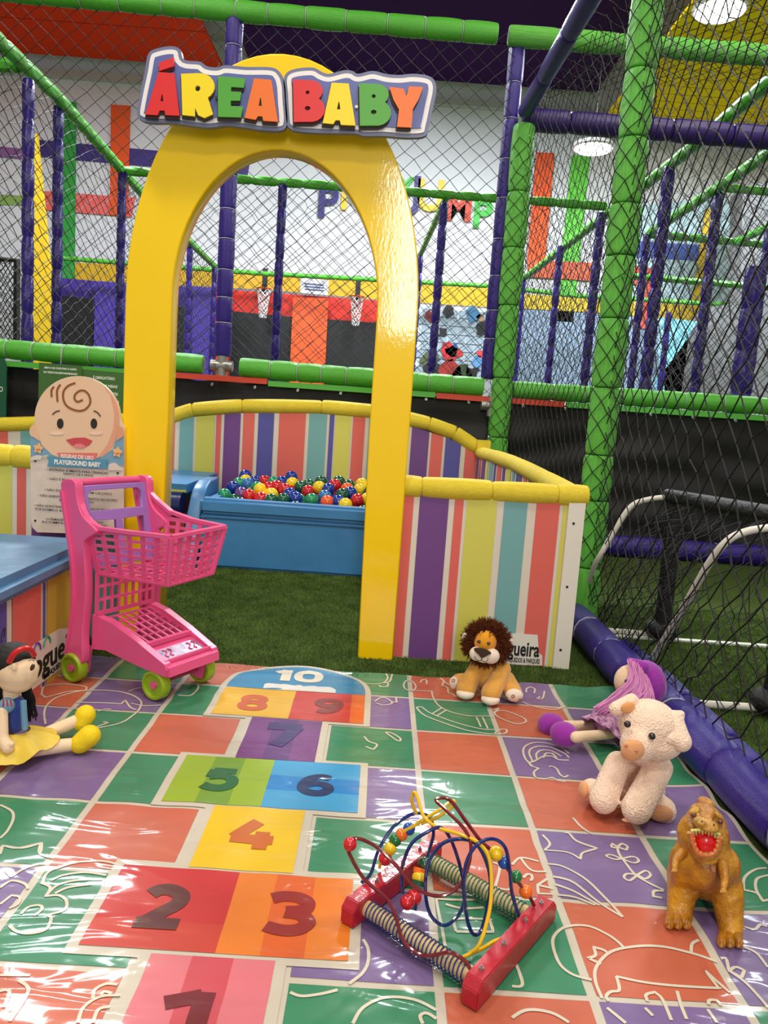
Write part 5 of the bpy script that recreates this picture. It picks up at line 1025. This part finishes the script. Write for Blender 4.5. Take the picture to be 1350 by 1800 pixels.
mo = locks('mane', lion, hc, 3000, .055, 0, .030, .060, m_mane, lambda d: d.dot(Vector((-.06, -.96, -.2))) < .60 and not (d.z < -.5 and d.y > -.2)); mo['kind'] = 'stuff'
for x, y in ((817, 1117), (897, 1126)):
    mb = MB(); pb(mb, x, y+2, 2.86, 8, (.7, .5, 1.0)); blob('ear', mb, .003, m_cream, lion, 3)
# ---------------------------------------------------------------- DINOSAUR
m_dino = mat('dino_rubber', (212, 150, 30), .34, coat=.25, bump=.6, bscale=70, var=.30, vscale=16, mix=(150, 86, 22)); m_dinod = mat('dino_brown', (138, 76, 28), .4, bump=.5, bscale=80, mix=(196, 136, 44), vscale=45); m_dinoy = mat('dino_ochre', (204, 156, 54), .35, coat=.2, bump=.5, bscale=90, mix=(164, 104, 34), vscale=40)
dino = thing('toy_dinosaur', 'tan rubber tyrannosaur toy with open red mouth in the right foreground', 'toy dinosaur', (.79, 1.57, 0))
mb = MB(); pb(mb, 1238, 1512, 1.60, 56, (1, 1.1, 1.0)); pb(mb, 1236, 1470, 1.60, 46, (1.05, 1, 1.0)); pb(mb, 1238, 1535, 1.66, 52, (1, 1.2, .8)); pb(mb, 1198, 1520, 1.60, 27, (.9, 1, 1.6)); pb(mb, 1280, 1530, 1.58, 25, (.9, 1, 1.7))
pc(mb, (1240, 1445, 1.66), (1241, 1420, 1.645), 38, 17)
pb(mb, 1206, 1540, 1.63, 34, (1, 1.3, 1.2)); pb(mb, 1272, 1558, 1.60, 34, (1, 1.3, 1.2))
pc(mb, (1203, 1545, 1.62), (1196, 1590, 1.60), 32, 25); pc(mb, (1196, 1590, 1.60), (1195, 1612, 1.58), 25, 24)
pc(mb, (1278, 1570, 1.58), (1283, 1620, 1.56), 31, 25); pc(mb, (1283, 1620, 1.56), (1284, 1645, 1.53), 25, 23)
tl = [Vector((.815, 1.66, .15)), Vector((.855, 1.75, .11)), Vector((.895, 1.83, .07)), Vector((.925, 1.89, .035))]
for a, b, ra, rb in ((0, 1, .055, .04), (1, 2, .04, .028), (2, 3, .028, .015)): mb.cap_(tl[a], tl[b], ra, rb)
blob('body', mb, .0055, m_dino, dino, 5, .0006, .012)
# head: brow ridge, upper jaw, lower jaw ring
mb = MB(); pb(mb, 1241, 1436, 1.58, 30, (.95, 1.3, .7)); pb(mb, 1241, 1449, 1.53, 24, (1.0, 1.1, .36)); pb(mb, 1218, 1455, 1.545, 9, (1, 1, 1.2)); pb(mb, 1263, 1464, 1.545, 9, (1, 1, 1.2)); pb(mb, 1232, 1446, 1.515, 8, (1.2, 1, .7)); pb(mb, 1253, 1451, 1.515, 8, (1.2, 1, .7))
pb(mb, 1221, 1425, 1.535, 9, (1.5, 1, .6), Matrix.Rotation(-.7, 3, 'Y')); pb(mb, 1264, 1435, 1.535, 9, (1.5, 1, .6), Matrix.Rotation(.7, 3, 'Y'))
hd = blob('upper_head', mb, .0035, m_dinoy, dino, 3, .0005, .008)
mb = MB(); pb(mb, 1241, 1414, 1.645, 15, (1.0, 1.5, .8)); pb(mb, 1241, 1424, 1.575, 17, (1, 1.6, .5)); pb(mb, 1242, 1436, 1.548, 12, (.9, 1.6, .35)); pb(mb, 1216, 1470, 1.625, 20, (.6, 1, 1.7)); pb(mb, 1268, 1480, 1.615, 20, (.6, 1, 1.7)); blob('brown_crest', mb, .003, m_dinod, hd, 2)
ringp = [(1213, 1463), (1216, 1482), (1224, 1499), (1240, 1505), (1257, 1500), (1265, 1485), (1266, 1471)]
mb = MB(); mb.tube(crom([at(a, b, 1.528) for a, b in ringp], 5), .0085, 10); pb(mb, 1240, 1505, 1.55, 22, (1.1, 1, .6)); blob('lower_jaw', mb, .003, m_dinoy, dino, 2)
MB().tube(crom([at(a+(1240-a)*.10, b-1-(b-1480)*.07, 1.517) for a, b in ringp], 5), .0055, 8).build('gum', mat('gum_orange', (232, 120, 62), .3, coat=.4), dino, True)
mb = MB(); pb(mb, 1240, 1480, 1.534, 25, (.95, .75, .95)); blob('mouth', mb, .003, mat('mouth_red', (232, 12, 14), .25, coat=.6), dino, 2)
m_tooth = mat('tooth_yellow', (206, 196, 110), .35)
for k in range(9):
    x = 1217+k*5.8; y = 1456+.14*(x-1217)+3.4*math.sin((k)/8*PI)*-1+3; q = at(x, y, 1.512); q2 = at(x+(1240-x)*.08, y+(9 if k % 2 else 7), 1.514); MB().tube([q, q2], [.0042, .0012], 6).build('tooth', m_tooth, dino, True)
for k in range(11):
    t_ = k/10; P_ = crom([at(a+(1240-a)*.10, b-1-(b-1480)*.07, 1.514) for a, b in ringp], 10); q = P_[int(t_*(len(P_)-1))]; c0 = at(1240, 1478, 1.51); d_ = (c0-q).normalized(); MB().tube([q, q+d_*.0062], [.0030, .0008], 5).build('tooth', m_tooth, dino, True)
for x, y in ((1219, 1433), (1266, 1445)): e_ = MB().ell(at(x, y, 1.522), .0055).build('eye', mat('dino_eye', (96, 34, 16), .15, coat=.8), dino, True)
for x, y in ((1234, 1444), (1255, 1450)): MB().ell(at(x, y, 1.506), .0018).build('nostril', m_dk, hd, True)
for A1 in ([(1200, 1500, 1.55), (1188, 1512, 1.53), (1186, 1524, 1.50)], [(1270, 1520, 1.53), (1274, 1545, 1.50), (1272, 1560, 1.48)]):
    mb = MB(); pc(mb, A1[0], A1[1], 10, 8); pc(mb, A1[1], A1[2], 8, 6)
    for dx in (-6, 0, 6): pc(mb, A1[2], (A1[2][0]+dx, A1[2][1]+9, A1[2][2]-.01), 4, 2)
    blob('arm', mb, .003, m_dino, dino, 2)
for cx, cy_, Y in ((1192, 1622, 1.565), (1284, 1655, 1.515)):
    for k, dx in enumerate((-16, -1, 14)):
        mb = MB(); pc(mb, (cx+dx*.8, cy_-12, Y+.01), (cx+dx, cy_+3, Y-.03), 10.5, 9.5); to = blob('toe', mb, .0035, m_dino, dino, 2)
        MB().tube([at(cx+dx, cy_-6, Y-.042), at(cx+dx*1.02, cy_+9, Y-.046)], [.0035, .005], 6).build('claw', m_dinod, to, True)
for (x0, y0_, x1_, y1_, Y) in ((1206, 1550, 1180, 1556, 1.578), (1296, 1548, 1270, 1556, 1.54), (1212, 1572, 1178, 1580, 1.575), (1304, 1600, 1268, 1606, 1.53)):
    pass
# ---------------------------------------------------------------- LILAC HAIRED DOLL
m_lav = mat('purple_felt', (150, 50, 160), .85, sheen=.3, bump=.2, bscale=200, spec=.15); m_lavd = mat('purple_dress', (112, 34, 120), .8, bump=.4, bscale=60, mix=(214, 170, 190), vscale=60); m_yarn = mat('pink_lilac_yarn', (226, 146, 204), .8, var=.15, vscale=50)
m_cloth = mat('doll_skin_cloth', (232, 204, 172), .85, bump=.15, bscale=300, spec=.15)
doll = thing('rag_doll', 'rag doll with pink yarn hair and purple cap leaning on the net', 'doll', (.86, 2.52, 0))
mb = MB(); pb(mb, 1108, 1198, 2.56, 30, (1, .9, 1.05)); blob('head', mb, .005, m_cloth, doll, 4)
e_ = MB().ell(at(1101, 1197, 2.512), .006).build('eye', mat('doll_eye', (60, 40, 90), .3), doll, True)
mb = MB(); pb(mb, 1138, 1200, 2.60, 40, (.85, .95, 1.05), Matrix.Rotation(-.3, 3, 'Y')); pc(mb, (1108, 1162, 2.57), (1130, 1172, 2.54), 7, 12); blob('cap', mb, .005, m_lav, doll, 4)
MB().tube(crom([at(1104, 1160, 2.56), at(1125, 1180, 2.53), at(1143, 1210, 2.53), at(1150, 1240, 2.55)], 6), .006, 8).build('cap_brim', m_lav, doll, True)
mb = MB(); pc(mb, (1095, 1240, 2.53), (1068, 1275, 2.49), 22, 26); blob('dress', mb, .005, m_lavd, doll, 3)
sk = MB(); N = 40
c0 = at(1080, 1258, 2.51); vs = []; 
ax = (at(1055, 1290, 2.47)-at(1092, 1235, 2.53)).normalized(); u1 = ax.orthogonal().normalized(); u2 = ax.cross(u1)
for j in range(6):
    for i in range(N): a_ = 2*PI*i/N; rr = (.030+.048*(j/5)**.8)*(1+(.13*math.sin(a_*8))*(j/5)); p_ = c0+ax*(.012*j*1.3)+(u1*math.cos(a_)+u2*math.sin(a_))*rr; vs.append(Vector((p_.x, p_.y, max(p_.z, .014))))
sk.add(vs, [(j*N+i, j*N+(i+1) % N, (j+1)*N+(i+1) % N, (j+1)*N+i) for j in range(5) for i in range(N)]); sk.build('skirt', m_lavd, doll, True)
mb = MB(); pc(mb, (1075, 1290, 2.46), (1012, 1296, 2.40), 9, 11); blob('leg', mb, .004, m_cloth, doll, 2)
mb = MB(); pc(mb, (1070, 1275, 2.54), (990, 1276, 2.56), 9, 10); blob('leg', mb, .004, m_cloth, doll, 2)
for x, y, Y in ((992, 1291, 2.44), (970, 1276, 2.57)):
    mb = MB(); pb(mb, x, y, Y, 24, (1.15, 1, .98), Matrix.Rotation(.3, 3, 'Y')); blob('shoe', mb, .005, m_lav, doll, 3)
for k in range(85):
    s_ = k/84; a_ = at(1104+34*s_+random.uniform(-3, 3), 1160+34*s_*s_+random.uniform(-2, 2), 2.53+.01*math.sin(k*7)); 
    b_ = at(1106+44*s_+random.uniform(-3, 3), 1192+36*s_+random.uniform(-3, 3), 2.505+random.uniform(-.006, .006)); c_ = at(1080+62*s_**1.3+random.uniform(-5, 5), 1222+25*s_+random.uniform(-4, 4), 2.49+random.uniform(-.006, .006)); d_ = at(1046+72*s_**1.6+random.uniform(-8, 8), 1250+18*s_+random.uniform(-8, 8), 2.475+random.uniform(-.01, .01))
    MB().tube(crom([a_, b_, c_, d_], 4), .0024, 5).build('yarn_strand', m_yarn, doll, True)
# ---------------------------------------------------------------- BLACK HAIRED DOLL (left)
m_face = mat('doll_face_cloth', (240, 212, 178), .85, bump=.12, bscale=300, spec=.15); m_hair = mat('black_yarn', (16, 14, 16), .7); m_skirt = mat('yellow_satin', (224, 194, 70), .45, bump=.5, bscale=12, stretch=(1, 3, 1)); m_blue = mat('blue_velvet', (26, 58, 150), .7, sheen=.4); m_lb = mat('light_blue_satin', (108, 158, 190), .5); m_yshoe = mat('yellow_felt', (238, 206, 20), .8, bump=.3, bscale=60)
d2 = thing('rag_doll', 'black haired rag doll in blue bodice and yellow skirt at the left edge', 'doll', (-1.06, 2.15, 0))
Yd = 2.13
mb = MB(); pb(mb, 32, 1180, Yd, 36, (.98, .95, .92)); pb(mb, 50, 1190, Yd, 16, (1, 1, 1)); pb(mb, 30, 1196, Yd, 32, (1, .9, .7)); blob('head', mb, .005, m_face, d2, 4)
MB().ell(at(24, 1173, Yd-.062), (.008, .004, .012)).build('ear', m_face, d2, True)
MB().ell(at(57, 1173, Yd-.042), (.006, .005, .011), Matrix.Rotation(.4, 3, 'Y')).build('eye', mat('brown_eye', (70, 40, 26), .4), d2, True)
MB().tube([at(50, 1162, Yd-.048), at(55, 1159, Yd-.046), at(61, 1162, Yd-.038)], .0012, 5).build('eyebrow', mat('brown_eye', (70, 40, 26), .4), d2, True)
mb = MB(); pb(mb, 22, 1158, Yd+.015, 36, (1.1, 1.05, .85)); pb(mb, 4, 1180, Yd+.02, 34, (.8, 1, 1.1)); pb(mb, -8, 1225, Yd+.03, 24, (.9, 1, 1.9)); blob('hair', mb, .005, m_hair, d2, 4, .001, .008)
MB().tube(crom([at(16, 1164, Yd-.058), at(26, 1148, Yd-.058), at(42, 1140, Yd-.042), at(53, 1142, Yd-.02), at(60, 1152, Yd)], 5), .0085, 8).build('headband', mat('red_satin', (200, 24, 30), .4), d2, True)
for k in range(26):
    x0_ = 42+random.uniform(-6, 12); MB().tube(crom([at(x0_, 1205, Yd+.03+random.uniform(-.02, .02)), at(x0_+8+random.uniform(-4, 4), 1232, Yd+.03), at(x0_+8+random.uniform(-6, 6), 1255+random.uniform(0, 14), Yd+.03)], 4), .0022, 5).build('hair_strand', m_hair, d2, True)
MB().tube(crom([at(2, 1130, Yd), at(4, 1112, Yd), at(9, 1104, Yd), at(7, 1120, Yd)], 4), .0016, 5).build('hair_loop', m_hair, d2, True)
mb = MB(); pc(mb, (20, 1225, Yd), (20, 1215, Yd), 14, 15); blob('neck', mb, .005, m_face, d2, 2)
mb = MB(); pc(mb, (24, 1240, Yd), (26, 1272, Yd), 21, 18); bd2 = blob('bodice', mb, .005, m_blue, d2, 3)
MB().tube([at(41, 1232, Yd-.03), at(44, 1282, Yd-.03)], .009, 8).build('bodice_trim', m_lb, bd2, True)
mb = MB(); pb(mb, 12, 1240, Yd-.035, 15, (1, .9, 1)); sv = blob('sleeve', mb, .004, m_lb, d2, 2)
for dx in (-6, 0, 6): MB().tube([at(12+dx, 1230, Yd-.062), at(13+dx*1.3, 1242, Yd-.064)], .002, 5).build('sleeve_slash', mat('red_satin', (200, 24, 30), .4), sv, True)
mb = MB(); pc(mb, (5, 1250, Yd-.05), (4, 1298, Yd-.07), 9, 11); pc(mb, (4, 1298, Yd-.07), (14, 1314, Yd-.08), 11, 12); pb(mb, 20, 1308, Yd-.085, 6); blob('arm', mb, .004, m_face, d2, 3)
# skirt: gathered cloth spread over the lap
N = 44; vs = []; wa = at(28, 1280, Yd)
for j in range(8):
    s_ = j/7
    for i in range(N):
        a_ = 2*PI*i/N; rx = .040+.066*s_; ry = .036+.078*s_; rr = 1+.09*s_*math.sin(a_*7+1); z = (wa.z-.004)-(wa.z-.034)*min(1, s_**1.15*1.0)+.010*math.sin(a_*7)*s_
        z = z+.030*s_*(math.cos(a_) > .2)*math.cos(a_)
        vs.append((wa.x+.01*s_+rx*rr*math.cos(a_), wa.y+ry*rr*math.sin(a_), max(z, .016)))
MB().add(vs, [(j*N+i, j*N+(i+1) % N, (j+1)*N+(i+1) % N, (j+1)*N+i) for j in range(7) for i in range(N)]).build('skirt', m_skirt, d2, True)
mb = MB(); pc(mb, (50, 1318, 2.10), (132, 1308, 2.18), 15, 12); blob('leg', mb, .005, m_face, d2, 3)
mb = MB(); pc(mb, (60, 1300, 2.22), (142, 1264, 2.28), 14, 12); blob('leg', mb, .005, m_face, d2, 3)
mb = MB(); pc(mb, (141, 1307, 2.18), (157, 1294, 2.19), 19, 21); blob('shoe', mb, .005, m_yshoe, d2, 3)
mb = MB(); pc(mb, (144, 1270, 2.28), (150, 1257, 2.29), 17, 19); blob('shoe', mb, .005, m_yshoe, d2, 3)
# ---------------------------------------------------------------- BEAD MAZE
m_rw = mat('red_lacquer_wood', (178, 28, 48), .38, coat=.2, bump=.15, bscale=40, var=.12, vscale=20); m_wood = mat('beech_dowel', (206, 178, 132), .6)
bz = thing('bead_maze', 'red framed wooden bead maze with coloured wires lying on the mat', 'bead maze', (.21, 1.5, 0))
fd = Vector((.197, .26, 0)); fdn = fd.normalized(); sdn = Vector((fdn.y, -fdn.x, 0))
Lb = Vector((-.005, 1.475, 0)); Rb = Vector((.232, 1.272, 0)); hb = .062; tb_ = .036
def beam(a, tilt=0):
    L_ = .345; prof = [(0, .010), (0, hb-.016), (.016, hb), (L_-.016, hb), (L_, hb-.016), (L_, .010)]
    vs = []
    for s in (-1, 1):
        for u, z in prof: vs.append(a+fdn*u+sdn*(s*tb_/2)+Vector((0, 0, z+.001)))
    me_ = MB().add(vs, [tuple(range(5, -1, -1)), tuple(range(6, 12))]+[(i, (i+1) % 6, 6+(i+1) % 6, 6+i) for i in range(6)]).mesh('frame_beam')
    bm = bmesh.new(); bm.from_mesh(me_); bmesh.ops.recalc_face_normals(bm, faces=bm.faces); bmesh.ops.bevel(bm, geom=bm.edges[:], offset=.002, segments=2, affect='EDGES'); bm.to_mesh(me_); bm.free(); link('frame_beam', me_, bz, m_rw)
beam(Lb); beam(Rb)
def rod(a, b, col, n):
    a = Vector(a); b = Vector(b); MB().tube([a, b], .0165, 16).build('dowel', m_wood, bz, True)
    d = (b-a); L = d.length; dn = d/L; u = dn.orthogonal().normalized(); v = dn.cross(u); P = []
    for k in range(n*14+1): t_ = k/(n*14); an = 2*PI*k/14; P.append(a+dn*(.012+(L-.024)*t_)+(u*math.cos(an)+v*math.sin(an))*.0200+Vector((0, 0, -.001)))
    MB().tube(P, .0016, 5).build('coil', col, bz, True)
m_cb = mat('coil_blue', (34, 46, 110), .3, coat=.4); m_cg = mat('coil_green', (24, 112, 90), .3, coat=.4)
rod(Lb+fdn*.045+sdn*.016+Vector((0, 0, .036)), Rb+fdn*.045-sdn*.016+Vector((0, 0, .036)), m_cb, 27)
rod(Lb+fdn*.285+sdn*.016+Vector((0, 0, .036)), Rb+fdn*.285-sdn*.016+Vector((0, 0, .036)), m_cg, 27)
m_w = {'r': mat('wire_dark_red', (112, 18, 30), .18, coat=.8), 'y': mat('wire_yellow', (232, 186, 20), .2, coat=.8), 'b': mat('wire_blue', (20, 36, 106), .18, coat=.8)}
def wire(pts, c):
    P = []; Y_ = None
    for p in pts:
        if len(p) == 3: Y_ = p[2]
        P.append((p[0], p[1], p[2] if len(p) == 3 else None))
    # fill missing depths linearly
    idx = [i for i, p in enumerate(P) if p[2] is not None]; out = []
    for i, p in enumerate(P):
        if p[2] is not None: out.append(at(*p)); continue
        lo = max([k for k in idx if k < i]); hi = min([k for k in idx if k > i] or [lo]); t_ = (i-lo)/(hi-lo) if hi != lo else 0
        out.append(at(p[0], p[1], P[lo][2]+(P[hi][2]-P[lo][2])*t_))
    for o_ in out: o_.z = max(o_.z, .022)
    MB().tube(crom(out, 7), .0040, 8).build('wire', m_w[c], bz, True)
wire([(828,1712,1.315),(820,1692),(790,1675,1.34),(745,1680,1.37),(710,1655,1.40),(695,1610,1.42),(680,1580,1.44),(640,1545,1.46),(614,1500,1.47),(612,1480,1.48),(630,1474,1.48),(660,1488,1.49),(695,1520,1.47),(730,1560,1.45),(775,1575,1.45),(812,1550,1.46),(828,1495,1.48),(818,1460,1.50),(785,1425,1.53),(766,1406,1.55),(790,1406,1.55),(820,1445,1.53),(845,1478,1.51),(866,1497,1.50),(890,1525,1.50),(912,1552,1.50),(930,1575,1.50),(939,1592,1.50)], 'r')
wire([(889,1648,1.405),(868,1655),(848,1667),(815,1682,1.375),(828,1675),(845,1655,1.38),(862,1590,1.42),(862,1520,1.46),(845,1485,1.48),(810,1467,1.50),(770,1455,1.53),(745,1435,1.56),(733,1400,1.59),(727,1393,1.60),(724,1410,1.60),(732,1430,1.60)], 'y')
wire([(667,1526,1.60),(672,1512),(700,1470),(730,1450,1.60),(770,1425,1.60),(795,1408,1.61),(797,1415,1.61),(770,1436,1.60),(740,1448,1.60)], 'y')
wire([(635,1552,1.545),(652,1535),(665,1495,1.56),(690,1455),(720,1433,1.60),(740,1430),(757,1440,1.62),(762,1465),(756,1490,1.62),(750,1512,1.61)], 'b')
wire([(708,1570,1.50),(706,1530),(722,1485),(752,1462,1.52),(775,1455),(792,1475,1.54),(808,1520),(817,1570,1.52),(808,1605),(782,1630,1.48),(758,1610),(748,1570,1.48),(752,1520),(775,1485),(805,1475,1.50),(835,1482),(855,1515),(862,1560,1.47),(848,1630),(832,1642,1.44),(820,1610),(815,1550,1.45),(822,1510),(842,1482),(868,1475,1.49),(888,1490),(896,1530),(900,1570,1.48),(912,1610,1.475)], 'b')
def bead(x, y, Y, r, c): 
    p = at(x, y, Y); p.z = max(p.z, r*Y/FPX+.012); MB().ell(p, r*Y/FPX, None, 20, 12).build('bead', mat('bead_%d_%d_%d' % c, c, .2, coat=.6), bz, True)
RD, YE, GR, BL, OR, DG = (200, 24, 38), (240, 198, 20), (24, 110, 54), (24, 84, 176), (240, 112, 22), (20, 84, 50)
for b_ in ((615, 1484, 1.475, 13, RD), (677, 1509, 1.585, 13, RD), (686, 1492, 1.59, 12, YE), (695, 1477, 1.60, 12, GR), (706, 1467, 1.605, 12, OR), (719, 1457, 1.61, 12, BL), (872, 1500, 1.497, 14, YE), (886, 1516, 1.50, 12, BL), (907, 1541, 1.50, 12, GR), (924, 1567, 1.50, 13, OR), (746, 1518, 1.60, 13, DG), (737, 1543, 1.56, 14, YE), (716, 1586, 1.49, 14, RD), (728, 1578, 1.53, 15, RD)): bead(*b_)
for (x, y, Y, c) in ((738, 1531, 1.57, OR), (735, 1553, 1.55, DG), (722, 1594, 1.50, (20, 60, 100))):
    p = at(x, y, Y); p.z = max(p.z, .03); MB().tube([p-Vector((.001, .003, .004)), p+Vector((.001, .003, .004))], [.015, .015], 18).build('disc_bead', mat('bead_%d_%d_%d' % c, c, .2, coat=.6), bz, True)
for a, us in ((Lb, (.10, .20, .27)), (Rb, (.04, .13, .225, .30))):
    for u in us: p = a+fdn*u+Vector((0, 0, hb+.001)); MB().tube([p, p+Vector((0, 0, .006))], .0045, 10).tube([p+Vector((0, 0, .003)), p+Vector((0, 0, .010))], .0022, 8).build('staple', m_steel, bz, True)
# ---------------------------------------------------------------- SMALL GOAL
m_wp = mat('white_pole', (220, 216, 206), .4); m_bp = mat('black_wrap', (20, 20, 22), .6, bump=.9, bscale=40)
gl = thing('mini_goal', 'small soccer goal with black posts and white stays behind the near net', 'goal', (1.55, 3.4, 0))
def pole(nm, pts, r, mm, k=6): return MB().tube(crom(pts, k), r, 12).build(nm, mm, gl, True)
UP1 = at(1163, 1112, 3.85); T1 = at(1187, 880, 3.85); T2 = at(1400, 905, 2.9); UP2 = at(1345, 1262, 2.88)
T2 = Vector((1.66, 2.88, .77)); UP2 = Vector((1.62, 2.88, .03))
pole('upright', [Vector((UP1.x, 3.85, .03)), Vector(((UP1.x+T1.x)/2, 3.84, .36)), T1], .042, m_bp); pole('upright', [UP2, (UP2+T2)/2, T2], .042, m_bp)
pole('crossbar', [T1+Vector((-.03, .03, .02)), (T1+T2)/2+Vector((0, 0, .02)), T2+Vector((0, 0, .02))], .036, m_bp)
Lz = lambda pts, Y: [at(a, b, Y) for a, b in pts]
pole('stay', Lz([(1180, 873), (1140, 878), (1110, 890), (1085, 925), (1060, 968)], 3.86)+[at(1046, 992, 3.92), at(1034, 1030, 4.10), at(1022, 1074, 4.26)], .014, m_wp)
pole('stay', [T2+Vector((-.02, 0, 0))]+Lz([(1350, 928), (1310, 935), (1280, 950)], 2.88)+[at(1250, 985, 2.92), at(1215, 1045, 3.02), at(1180, 1105, 3.13), at(1150, 1152, 3.23), at(1138, 1170, 3.27)], .015, m_wp)
pole('ground_bar', [at(1138, 1172, 3.27), Vector((1.215, 2.88, .03))], .014, m_wp); pole('ground_bar', [Vector((1.15, 3.88, .03)), Vector((1.62, 3.86, .03))], .013, m_wp); pole('ground_bar', [Vector((1.22, 2.88, .03)), Vector((1.68, 2.88, .03))], .015, m_wp)
for p in (Vector((UP1.x, 3.85, .03)), UP2): MB().ell(p+Vector((0, 0, .03)), (.09, .09, .055)).build('foot', m_bp, gl, True)
def gnet(u, v): # v: top -> ground, u: far -> near
    y = 3.86-.98*u; x = 1.58+.05*u-.42*v**.8-.10*np.sin(v*PI)+.03*np.sin(u*19+v*7); z = .80-.77*v+.05*np.sin(v*PI)*np.sin(u*9)-.03*np.sin(u*PI)*(1-v)
    return (x, y, z)
net('goal_net', gnet, 26, 22, .0021, m_net, gl, .22)
for Y_ in (3.87, 2.87):
    def gs(u, v, Y_=Y_): s_ = 1.58-.42*v**.8; return (s_+(1.60-s_)*u, Y_+.03*np.sin(u*9+v*6), .80-.77*v+0*u)
    net('goal_net', gs, 10, 20, .0021, m_net, gl, .25)
